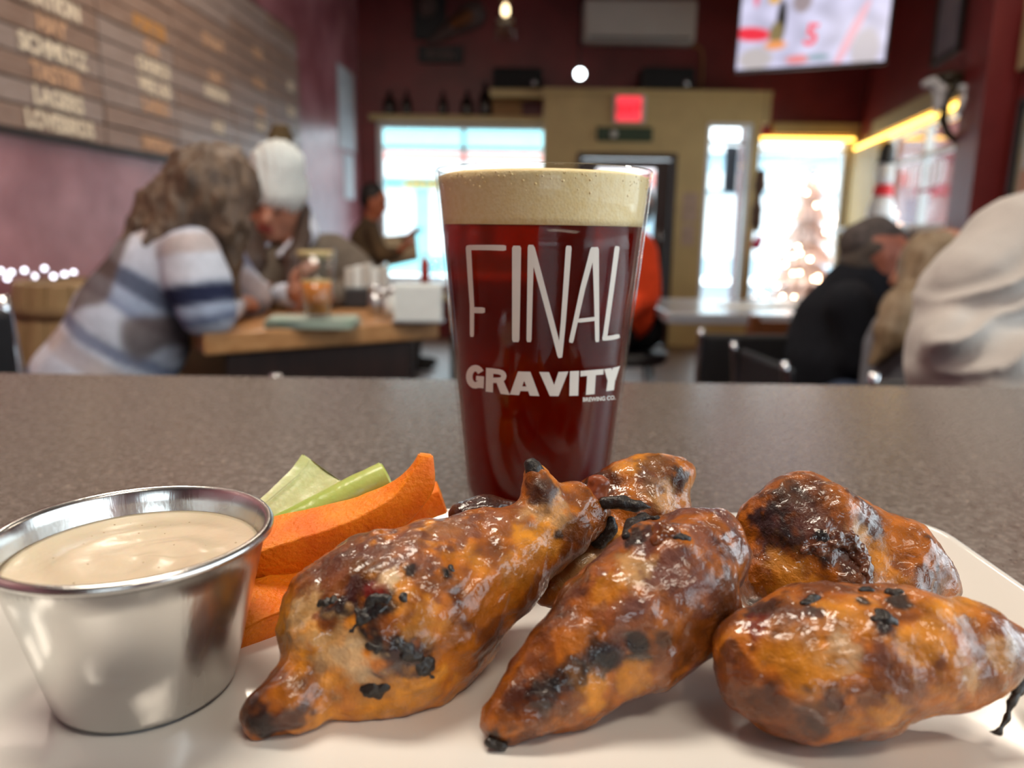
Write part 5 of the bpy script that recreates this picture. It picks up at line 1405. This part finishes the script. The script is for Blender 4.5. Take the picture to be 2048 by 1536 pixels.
def dip_mat():
    m = mat('cream_dip', (.66, .55, .40), rough=.22, spec=.5, var=.04, vscale=60, bump=.0006, bscale=90, sss=.15)
    nt = m.node_tree; vo = nt.nodes.new('ShaderNodeTexVoronoi'); vo.inputs['Scale'].default_value = 260
    tc = nt.nodes.new('ShaderNodeTexCoord'); nt.links.new(tc.outputs['Object'], vo.inputs['Vector'])
    lt = nt.nodes.new('ShaderNodeMath'); lt.operation = 'LESS_THAN'; lt.inputs[1].default_value = .07; nt.links.new(vo.outputs['Distance'], lt.inputs[0])
    b = nt.nodes['Principled BSDF']; base = b.inputs['Base Color'].links[0].from_socket
    mx = nt.nodes.new('ShaderNodeMix'); mx.data_type = 'RGBA'; nt.links.new(lt.outputs[0], mx.inputs[0]); nt.links.new(base, mx.inputs[6]); mx.inputs[7].default_value = (.30, .20, .10, 1); nt.links.new(mx.outputs[2], b.inputs['Base Color'])
    return m
NR_, NA_ = 26, 80; vv = []; ff = []
zs_ = PLZ + .0004 + CH - .0066
for i in range(NR_ + 1):
    r_ = .0302 * i / NR_
    for k in range(NA_):
        a = 2 * math.pi * k / NA_
        x, y = CX + r_ * math.cos(a), CY + r_ * math.sin(a)
        sw = math.sin(i * .55 + 2 * a + 1.5 * math.sin(a)) * .00045 * math.sin(math.pi * i / NR_) + .0009 * max(0, i / NR_ - .88) / .12
        vv.append((x, y, zs_ + sw + .0006 * math.sin(2.2 * a + 40 * r_)*math.sin(math.pi * i / NR_)))
for i in range(NR_):
    for k in range(NA_): ff.append((i * NA_ + k, i * NA_ + (k + 1) % NA_, (i + 1) * NA_ + (k + 1) % NA_, (i + 1) * NA_ + k))
base = len(vv)
for k in range(NA_):
    a = 2 * math.pi * k / NA_; vv.append((CX + .0205 * math.cos(a), CY + .0205 * math.sin(a), PLZ + .0065))
for k in range(NA_): ff.append((NR_ * NA_ + k, NR_ * NA_ + (k + 1) % NA_, base + (k + 1) % NA_, base + k))
ff.append(tuple(base + k for k in range(NA_)))
obj_from('dip', vv, ff, dip_mat(), None, True, label='pale creamy dip with fine specks filling the steel cup', cat='sauce')

# ------------------------------------------------------------------ carrots and celery
def sweep(name, pts, sec, mt, ups, scale, label=None, cat=None, group=None, n=10, noise=.0004, seed=1, bmp=None):
    """sweep a closed 2D section (right, up) along a curve; scale = per control point factors"""
    C = spline(pts, n); S = spline([Vector((s[0], s[1], 0)) for s in scale], n); U = spline(ups, n)
    m = len(sec); vv = []; ff = []
    for i, c in enumerate(C):
        tt = (C[min(i + 1, len(C) - 1)] - C[max(i - 1, 0)]).normalized(); u = (U[i] - tt * U[i].dot(tt)).normalized(); r = tt.cross(u)
        for a, b in sec: vv.append(c + r * a * S[i].x + u * b * S[i].y)
    for i in range(len(C) - 1):
        for k in range(m): ff.append((i * m + k, i * m + (k + 1) % m, (i + 1) * m + (k + 1) % m, (i + 1) * m + k))
    ff.append(tuple(range(m))[::-1]); ff.append(tuple((len(C) - 1) * m + k for k in range(m)))
    A_ = np.array([list(v) for v in vv]); A_ += noise * np.stack([fbm(A_, 180, 2, seed), fbm(A_, 180, 2, seed + 5), fbm(A_, 180, 2, seed + 9)], 1)
    o = obj_from(name, A_, ff, mt, None, False, label=label, cat=cat, group=group)
    bm = bmesh.new(); bm.from_mesh(o.data); bmesh.ops.recalc_face_normals(bm, faces=bm.faces)
    bmesh.ops.bevel(bm, geom=[e for e in bm.edges if len(e.link_faces) == 2 and e.calc_face_angle(0) > .9], offset=.0005, segments=2, affect='EDGES')
    bm.to_mesh(o.data); bm.free()
    o.data.polygons.foreach_set('use_smooth', [True] * len(o.data.polygons))
    md = o.modifiers.new('face_normals', 'WEIGHTED_NORMAL'); md.weight = 90
    return o
def carrot_mat():
    m = mat('raw_carrot', (.78, .150, .003), rough=.45, spec=.3, color2=(.90, .25, .008), vscale=70, bump=.0007, bscale=650, sss=.3)
    return m
M_carrot = carrot_mat()
sq = [(-1, -1), (-.3, -1.04), (.3, -1.04), (1, -1), (1.04, -.3), (1.04, .3), (1, 1), (.3, 1.03), (-.3, 1.03), (-1, 1), (-1.04, .3), (-1.04, -.3)]
upc = [Vector((0, -.55, 1))] * 6
A5 = [P(440, 1140, .222), P(560, 1102, .228), P(690, 1060, .234), P(790, 1010, .238), P(838, 960, .240), P(852, 908, .241)]
# long stick: section is tall and faces the camera, tip sweeps upward
sweep('carrot_stick', A5, sq, M_carrot, [Vector((0, -.35, 1)), Vector((0, -.35, 1)), Vector((-.1, -.3, 1)), Vector((-.5, -.3, 1)), Vector((-1, -.25, .5)), Vector((-1, -.2, .15))],
      [(.0075, .0088), (.0075, .0086), (.0068, .0072), (.0055, .0056), (.0042, .0046), (.0018, .0022)], 'long carrot stick with upturned tip beside the steel cup', 'carrot', 'carrot sticks on the plate', seed=3)
B4 = [P(415, 1290, .205), P(500, 1240, .212), P(590, 1205, .222), P(680, 1160, .232)]
sweep('carrot_stick', B4, sq, M_carrot, [Vector((0, -.6, 1))] * 4, [(.0075, .0082), (.0078, .0085), (.0075, .008), (.007, .0075)], 'lower carrot stick lying on the plate under the long one', 'carrot', 'carrot sticks on the plate', seed=13)
C4 = [P(640, 1085, .250), P(740, 1045, .254), P(830, 1012, .258), P(884, 992, .260)]
sweep('carrot_stick', C4, sq, M_carrot, [Vector((0, -.1, 1))] * 4, [(.005, .0052), (.005, .0052), (.005, .0050), (.0048, .0046)], 'carrot stick behind the long one, only its blunt end showing', 'carrot', 'carrot sticks on the plate', seed=23)
def celery_mat(c1, c2, nm):
    return mat(nm, c1, rough=.3, color2=c2, vscale=45, bump=.0003, bscale=300, sss=.2, stretch=(1, 1, 1))
def crescent(w_, d_, th, n=11, ribs=.0):
    o_ = []
    for k in range(n):
        a = math.pi * (k / (n - 1)); o_.append((-w_ * math.cos(a), -d_ * math.sin(a) - (ribs if k % 2 else 0)))
    i_ = [(x * (1 - th), y * (1 - th) + .12 * th) for x, y in o_][::-1]
    return o_ + i_
M_cel1 = celery_mat((.50, .56, .24), (.70, .72, .42), 'pale_celery_inside')
M_cel2 = celery_mat((.33, .44, .07), (.46, .55, .14), 'green_celery')
cr = crescent(1, .55, .42, 13, .05)
sweep('celery_stick', [P(490, 1066, .240), P(560, 1014, .248), P(615, 972, .255), P(650, 938, .260)], cr, M_cel1, [Vector((-.35, -1.0, .45))] * 4,
      [(.0066, .0045), (.0080, .0045), (.0100, .0045), (.0118, .0040)], 'pale celery stick with its hollow side showing', 'celery', 'celery sticks behind the cup', seed=33, noise=.0002)
cr2 = [(x, -y) for x, y in crescent(1, 1.0, .5, 13, 0)]
sweep('celery_stick', [P(530, 1080, .236), P(620, 1036, .243), P(705, 992, .249), P(776, 958, .254)], cr2, M_cel2, [Vector((-.1, -.75, .8))] * 4,
      [(.0058, .0062), (.0062, .0066), (.0064, .0070), (.0064, .0072)], 'bright green celery stick with rounded back, right of pale one', 'celery', 'celery sticks behind the cup', seed=43, noise=.0002)

# ------------------------------------------------------------------ chicken wings
def wing_mat():
    m = mat('glazed_roast_skin', (.4, .1, .02), rough=.38, spec=.25, attr=True, var=.30, vscale=170, bump=0, coat=1.0, rvar=.14)
    nt = m.node_tree; b = nt.nodes['Principled BSDF']; tc = nt.nodes.new('ShaderNodeTexCoord')
    hs = None
    for sc, wgt in ((1300, .22), (420, .55), (130, .8)):
        nz = nt.nodes.new('ShaderNodeTexNoise'); nz.inputs['Scale'].default_value = sc; nz.inputs['Detail'].default_value = 3; nz.inputs['Distortion'].default_value = .6
        nt.links.new(tc.outputs['Object'], nz.inputs['Vector'])
        mu = nt.nodes.new('ShaderNodeMath'); mu.operation = 'MULTIPLY'; mu.inputs[1].default_value = wgt; nt.links.new(nz.outputs['Fac'], mu.inputs[0])
        if hs is None: hs = mu.outputs[0]
        else:
            ad = nt.nodes.new('ShaderNodeMath'); ad.operation = 'ADD'; nt.links.new(hs, ad.inputs[0]); nt.links.new(mu.outputs[0], ad.inputs[1]); hs = ad.outputs[0]
    bp = nt.nodes.new('ShaderNodeBump'); bp.inputs['Distance'].default_value = .0012; bp.inputs['Strength'].default_value = .85
    nt.links.new(hs, bp.inputs['Height']); nt.links.new(bp.outputs['Normal'], b.inputs['Normal'])
    cz = nt.nodes.new('ShaderNodeTexNoise'); cz.inputs['Scale'].default_value = 300; cz.inputs['Detail'].default_value = 2; cz.inputs['Distortion'].default_value = .8
    nt.links.new(tc.outputs['Object'], cz.inputs['Vector'])
    cb = nt.nodes.new('ShaderNodeBump'); cb.inputs['Distance'].default_value = .0007; cb.inputs['Strength'].default_value = .7
    nt.links.new(cz.outputs['Fac'], cb.inputs['Height']); nt.links.new(cb.outputs['Normal'], b.inputs['Coat Normal'])
    cw = nt.nodes.new('ShaderNodeTexNoise'); cw.inputs['Scale'].default_value = 55; nt.links.new(tc.outputs['Object'], cw.inputs['Vector'])
    cm = nt.nodes.new('ShaderNodeMapRange'); cm.inputs['From Min'].default_value = .35; cm.inputs['From Max'].default_value = .6; cm.inputs['To Min'].default_value = .25; cm.inputs['To Max'].default_value = 1.0
    nt.links.new(cw.outputs['Fac'], cm.inputs['Value']); nt.links.new(cm.outputs['Result'], b.inputs['Coat Weight'])
    b.inputs['Coat Roughness'].default_value = .07
    return m
M_wing = wing_mat()
M_charbit = mat('charred_skin', (.012, .008, .006), rough=.4, var=.4, vscale=200, bump=.0008, bscale=500)
TONE = {'amber': (.36, .098, .004), 'gold': (.52, .19, .012), 'brown': (.150, .037, .004), 'deep': (.052, .013, .004), 'maroon': (.036, .007, .005), 'char': (.006, .0045, .0045), 'pale': (.52, .29, .11), 'cream': (.64, .43, .23), 'red': (.16, .009, .004), 'mauve': (.125, .040, .026)}
ROTT = np.array(ROT.transposed()); CAMN = np.array(CAM)
def project(v):
    l = (v - CAMN) @ ROTT.T
    return 1024 + F * l[:, 0] / -l[:, 2], 768 - F * l[:, 1] / -l[:, 2], -l[:, 2]
def wing_col(base, spots, seed):
    def fn(v, n):
        f1 = fbm(v, 70, 3, seed); f2 = fbm(v, 160, 3, seed + 5); f3 = fbm(v, 420, 2, seed + 9)
        A_, B_, C_ = (np.array(TONE[b]) for b in base)
        c = A_ + (B_ - A_) * sstep(-.1, .45, f1 + .3 * f2)[:, None]
        k = sstep(-.05, .42, -f1 + .45 * f2)[:, None]; c = c * (1 - k) + C_ * k
        px, py, dz = project(v)
        front = (n * (CAMN - v)).sum(1) > 0
        for sx, sy, sr, tone, st in spots:
            d2 = (px - sx) ** 2 + (py - sy) ** 2
            cand = np.nonzero(front & (d2 < 400))[0]
            if len(cand) == 0: cand = np.nonzero(front)[0]; i = cand[np.argmin(d2[cand])]
            else: i = cand[np.argmin(dz[cand] + d2[cand] * 1e-6)]
            rad = 1.12 * sr * dz[i] / F
            d = np.linalg.norm(v - v[i], axis=1) / rad + .55 * f2 + .5 * f3
            m = (1 - sstep(.55, 1.05, d))[:, None] * st
            c = c * (1 - m) + np.array(TONE[tone]) * m
        return np.clip(c * (1 + .22 * f3)[:, None], 0, 1)
    return fn
def wing_disp(amp, seed, axis):
    ax_ = np.array(axis) / np.linalg.norm(np.array(axis))
    def fn(v, n):
        a = fbm(v, 85, 3, seed)
        q = v - .72 * (v @ ax_)[:, None] * ax_ + .0022 * np.stack([vnoise(v, 120, seed + 7), vnoise(v, 120, seed + 8), vnoise(v, 120, seed + 9)], 1)
        b = 1 - np.abs(fbm(q, 230, 2, seed + 3)) * 2.2          # skin wrinkles running along the wing
        return amp * (a * 1.6 + .26 * b - .2) - .0008
    return fn
def wing(label, prims, base, spots, seed, h=.0008, k=.0015, amp=.0012, carve=()):
    axis = list(Vector(prims[-1][2]) - Vector(prims[0][0]))
    return soft('chicken_wing', prims, h, k, M_wing, None, disp=wing_disp(amp, seed, axis), col=wing_col(base, spots, seed), carve=carve, clampz=PLZ + .0002, label=label, cat='chicken wing', group='roast chicken wings on the plate')
def bit(name, pts, parent, m=None, k=.0006):
    return soft(name, ch(pts), .0005, k, m or M_charbit, parent, disp=lambda v, n: .0005 * fbm(v, 420, 2, 3))

def surf(o, px, py):
    bv = o.get('_bv') if False else BV.get(o.name)
    if bv is None:
        bv = BVHTree.FromPolygons([v.co.copy() for v in o.data.vertices], [tuple(p.vertices) for p in o.data.polygons]); BV[o.name] = bv
    hit = bv.ray_cast(CAM, ray(px, py).normalized())
    return hit[0] if hit[0] is not None else bv.find_nearest(P(px, py, .2))[0]
BV = {}
def crust(name, o, pts, m=None, sink=.45, amp=.0008):
    q = []
    for px, py, r in pts:
        p = surf(o, px, py); rr = rm(r, p); q.append((p + (p - CAM).normalized() * rr * sink, rr))
    pr = [(q[i][0], q[i][1], q[i + 1][0], q[i + 1][1]) for i in range(len(q) - 1)]
    return soft(name, pr, .0004, .0005, m or M_charbit, o, disp=lambda v, n: amp * fbm(v, 480, 2, 5))
W1 = ch([(536, 1420, .168, 54), (585, 1400, .170, 74), (650, 1375, .175, 64)]) + ch([(690, 1270, .186, 138), (775, 1250, .190, 178), (870, 1205, .196, 160), (985, 1128, .205, 112), (1095, 1066, .216, 78), (1165, 1040, .222, 56)]) \
    + ch([(720, 1380, .176, 60), (860, 1385, .178, 44)]) + ch([(640, 1200, .188, 70), (720, 1130, .196, 56)]) + ch([(1080, 1020, .217, 42), (1150, 1000, .221, 34), (1195, 1020, .222, 30)]) + ch([(1082, 1020, .215, 46), (1080, 980, .216, 38), (1072, 950, .217, 24), (1066, 936, .217, 15)])
w1 = wing('large roast drumette in front with charred patches and bone tip', W1, ('amber', 'gold', 'brown'), [
    (700, 1120, 120, 'deep', .8), (640, 1160, 70, 'brown', .8), (790, 1075, 80, 'mauve', .7), (900, 1035, 70, 'mauve', .75), (1000, 1010, 60, 'mauve', .5), (590, 1225, 55, 'pale', .9), (600, 1290, 60, 'gold', .7), (575, 1340, 40, 'deep', .6),
    (680, 1200, 32, 'char', .95), (640, 1210, 26, 'char', .8), (735, 1215, 38, 'char', 1), (715, 1255, 32, 'char', 1), (770, 1185, 34, 'char', .8), (800, 1195, 22, 'char', .8), (705, 1160, 34, 'maroon', .9), (735, 1170, 24, 'red', .9),
    (790, 1140, 26, 'cream', .8), (760, 1165, 16, 'red', .7), (745, 1290, 22, 'char', .95), (810, 1290, 36, 'char', .95), (840, 1265, 22, 'char', .8), (850, 1330, 46, 'char', .8), (820, 1340, 40, 'maroon', .8), (740, 1375, 30, 'maroon', .95), (660, 1300, 70, 'pale', .75), (690, 1340, 50, 'cream', .6),
    (650, 1345, 40, 'deep', .6), (900, 1130, 14, 'char', 1), (930, 1180, 26, 'maroon', .7), (940, 1260, 40, 'deep', .55), (540, 1440, 52, 'maroon', .9), (500, 1425, 40, 'char', .7), (560, 1380, 34, 'amber', .8), (610, 1440, 40, 'deep', .9), (830, 1125, 14, 'char', .9), (1130, 1060, 14, 'char', .9), (1170, 1060, 40, 'deep', .7), (1110, 1000, 46, 'pale', .6), (860, 1230, 50, 'gold', .6), (980, 1180, 60, 'amber', .6), (1060, 1120, 50, 'gold', .5), (930, 1330, 60, 'amber', .8), (780, 1420, 60, 'gold', .6), (990, 1310, 40, 'deep', .6), (1075, 960, 34, 'deep', .8), (1095, 975, 26, 'maroon', .7)], 11, amp=.0013)
bit('bone_tip', [(1074, 948, .2165, 17), (1066, 934, .2165, 15), (1062, 927, .2165, 10)], w1)
bit('tendon', [(1190, 990, .222, 24), (1200, 970, .222, 17), (1188, 962, .222, 12)], w1, mat('browned_tendon', (.22, .05, .015), rough=.35, var=.3, vscale=200))
bit('charred_twig', [(1210, 1006, .218, 12), (1245, 1005, .217, 12), (1275, 1012, .216, 9), (1300, 1015, .216, 4)], w1)
bit('char_edge', [(1200, 1080, .219, 18), (1218, 1055, .219, 14), (1222, 1040, .219, 8)], w1)

for pts in ([(640, 1215, 9), (668, 1205, 13), (690, 1212, 9)], [(712, 1262, 15), (728, 1230, 17), (752, 1200, 13), (785, 1192, 12), (806, 1196, 7)], [(742, 1288, 10), (756, 1296, 8)], [(800, 1280, 16), (815, 1300, 18), (845, 1325, 20), (862, 1345, 12)], [(728, 1372, 10), (752, 1378, 13), (768, 1372, 8)], [(898, 1122, 7), (904, 1138, 8)]):
    crust('char_patch', w1, pts, sink=.86, amp=.0013)
W2 = ch([(1010, 1436, .166, 56), (1060, 1398, .170, 76), (1140, 1320, .176, 92), (1240, 1235, .184, 122), (1340, 1165, .192, 128), (1415, 1115, .200, 84)]) + ch([(1000, 1462, .164, 34), (1150, 1400, .170, 52), (1300, 1320, .178, 62), (1420, 1235, .186, 66)]) \
    + ch([(1290, 1075, .206, 38), (1350, 1062, .206, 42), (1430, 1070, .206, 46), (1460, 1110, .204, 40)])
w2 = wing('middle roast wing lying between drumette and right hand wings', W2, ('amber', 'brown', 'mauve'), [
    (1260, 1060, 34, 'char', .95), (1300, 1045, 30, 'maroon', .9), (1420, 1060, 50, 'mauve', .8), (1470, 1090, 40, 'maroon', .7), (1470, 1180, 60, 'deep', .8), (1400, 1160, 70, 'mauve', .6), (1240, 1290, 46, 'maroon', .8), (1180, 1320, 40, 'char', .6), (1290, 1305, 30, 'char', .8), (1240, 1320, 34, 'char', .7), (1100, 1355, 40, 'char', .65), (1040, 1385, 36, 'maroon', .8),
    (1000, 1320, 40, 'maroon', .7), (1130, 1170, 50, 'deep', .8), (1080, 1220, 50, 'deep', .8), (1130, 1270, 44, 'amber', .9), (1180, 1220, 50, 'amber', .8), (1200, 1160, 36, 'gold', .8), (1270, 1110, 40, 'pale', .75), (1200, 1390, 46, 'gold', .85), (1280, 1360, 40, 'gold', .7), (1060, 1440, 40, 'brown', .7), (990, 1490, 26, 'char', .9), (1020, 1460, 26, 'amber', .8), (1330, 1260, 44, 'amber', .7), (1260, 1250, 60, 'mauve', .6), (1010, 1420, 24, 'deep', .6), (1080, 1372, 34, 'char', .7), (1150, 1346, 36, 'char', .75), (1220, 1322, 36, 'char', .8), (1285, 1300, 34, 'char', .85), (1335, 1288, 24, 'char', .7)], 21, amp=.0012)
crust('skin_fold', w2, [(1316, 1080, 14), (1325, 1064, 19), (1345, 1066, 15)], mat('browned_skin_fold', (.17, .045, .010), rough=.2, var=.3, vscale=200, coat=.7), .3)
crust('char_spot', w2, [(1352, 1074, 9), (1376, 1080, 8)], sink=.5)
crust('char_ridge', w2, [(1255, 1075, 10), (1262, 1052, 15), (1285, 1042, 13), (1312, 1038, 8)], sink=.6)
bit('charred_tip', [(980, 1482, .160, 10), (1005, 1492, .1595, 10)], w2)

W3 = ch([(1512, 1318, .172, 84), (1600, 1333, .172, 136), (1700, 1322, .172, 142), (1820, 1304, .173, 122), (1930, 1293, .175, 98), (1992, 1292, .177, 64)]) + ch([(1505, 1262, .178, 52), (1590, 1236, .181, 58), (1760, 1228, .181, 52), (1930, 1250, .181, 42)]) \
    + ch([(1480, 1290, .174, 48), (1484, 1370, .168, 50), (1540, 1415, .166, 46), (1600, 1450, .163, 38)]) + ch([(1790, 1370, .169, 70), (1900, 1345, .171, 60), (1995, 1312, .174, 34)])
w3 = wing('right front roast wing with bright orange glaze', W3, ('amber', 'gold', 'brown'), [
    (1510, 1200, 36, 'char', .85), (1560, 1190, 60, 'maroon', .55), (1625, 1205, 22, 'char', .95), (1735, 1182, 18, 'char', .95), (1790, 1186, 24, 'char', .95), (1768, 1240, 28, 'maroon', 1), (1765, 1236, 18, 'char', .8), (1505, 1235, 26, 'red', .8), (1600, 1240, 60, 'mauve', .5), (1760, 1300, 40, 'mauve', .6), (1850, 1340, 50, 'mauve', .6),
    (1670, 1290, 40, 'cream', .55), (1600, 1330, 60, 'gold', .7), (1860, 1270, 60, 'gold', .8), (1680, 1390, 26, 'deep', .8), (1740, 1380, 34, 'brown', .7), (1520, 1400, 40, 'deep', .8), (1560, 1460, 60, 'brown', .6), (1640, 1440, 50, 'maroon', .5), (1780, 1420, 60, 'brown', .6), (1950, 1240, 30, 'deep', .6), (2010, 1310, 40, 'pale', .6), (1460, 1340, 40, 'brown', .8), (1440, 1300, 26, 'deep', .8), (1960, 1370, 30, 'pale', .6), (1800, 1450, 46, 'gold', .7), (1620, 1480, 30, 'deep', .6)], 31, amp=.0011)
bit('charred_skin_strip', [(2010, 1340, .1745, 16), (2030, 1350, .174, 14), (2036, 1375, .172, 12), (2024, 1405, .168, 6), (2012, 1440, .166, 3.5), (1998, 1464, .163, 3), (1960, 1466, .163, 2)], w3)
crust('char_spot', w3, [(1748, 1238, 9), (1765, 1236, 16), (1782, 1242, 11)], sink=.6)
crust('char_spot', w3, [(1608, 1210, 8), (1625, 1203, 11), (1640, 1198, 6)], sink=.75)
crust('char_spot', w3, [(1722, 1182, 6), (1738, 1181, 8)], sink=.7)
crust('char_spot', w3, [(1772, 1186, 8), (1790, 1188, 9), (1806, 1189, 6)], sink=.7)
crust('char_spot', w3, [(1505, 1205, 8), (1530, 1192, 10)], sink=.75)
W4 = ch([(1570, 1068, .226, 92), (1625, 1062, .228, 112), (1680, 1080, .228, 96)]) + ch([(1745, 1110, .226, 92), (1800, 1130, .224, 92), (1865, 1160, .222, 58)]) + ch([(1540, 1150, .220, 80), (1640, 1170, .218, 96), (1780, 1190, .216, 84)]) + ch([(1520, 1050, .226, 46), (1560, 1005, .228, 46), (1640, 985, .232, 36)])
w4 = wing('folded roast wing at the back right with dark top', W4, ('amber', 'brown', 'deep'), [
    (1600, 1000, 80, 'deep', .8), (1560, 980, 50, 'char', .6), (1540, 1060, 60, 'maroon', .9), (1530, 1040, 40, 'char', .7), (1610, 1040, 50, 'mauve', .6), (1660, 970, 36, 'deep', .7), (1600, 1130, 60, 'gold', .75), (1640, 1120, 40, 'amber', .8), (1700, 1090, 46, 'maroon', .85), (1720, 1140, 40, 'deep', .7), (1640, 1095, 26, 'char', .85), (1670, 1085, 20, 'char', .8), (1565, 1080, 30, 'char', .7),
    (1730, 1060, 36, 'pale', .8), (1770, 1090, 40, 'gold', .8), (1800, 1060, 40, 'amber', .7), (1850, 1100, 60, 'amber', .8), (1870, 1160, 40, 'deep', .7), (1800, 1150, 40, 'gold', .6), (1745, 1010, 40, 'brown', .6), (1900, 1170, 30, 'maroon', .6), (1690, 975, 40, 'amber', .7)], 41, amp=.0013)
crust('dark_skin_fold', w4, [(1606, 1100, 9), (1635, 1098, 15), (1668, 1080, 18), (1695, 1080, 20), (1714, 1108, 18), (1726, 1140, 15), (1736, 1165, 12)], mat('dark_glazed_skin', (.05, .016, .008), rough=.22, color2=(.14, .05, .024), vscale=160, bump=.0006, bscale=400, coat=.6), .45, .0012)
W5 = ch([(1200, 990, .244, 48), (1265, 985, .246, 70), (1325, 960, .248, 54), (1358, 950, .250, 38)]) + ch([(1300, 1030, .240, 70), (1350, 1020, .242, 44)]) + ch([(1215, 1085, .226, 46), (1150, 1140, .220, 38), (1090, 1190, .214, 34)]) + ch([(1240, 1030, .236, 60), (1220, 1090, .228, 40)])
w5 = wing('roast wing at the back middle, in front of the pint', W5, ('amber', 'gold', 'brown'), [
    (1310, 910, 50, 'deep', .75), (1385, 950, 26, 'char', .85), (1380, 975, 22, 'maroon', .8), (1200, 945, 40, 'deep', .7), (1180, 935, 20, 'char', .6), (1340, 985, 40, 'pale', .6), (1215, 1080, 44, 'cream', .95), (1160, 1130, 40, 'pale', .9), (1270, 1010, 40, 'amber', .8), (1300, 940, 30, 'mauve', .6), (1225, 1050, 26, 'gold', .9)], 51, amp=.0010)
W6 = ch([(925, 1035, .236, 34), (975, 1024, .240, 36), (1035, 1030, .244, 34)])
wing('dark glossy wing almost hidden behind the large drumette', W6, ('maroon', 'deep', 'deep'), [(960, 1000, 40, 'maroon', .6)], 61, amp=.0007)
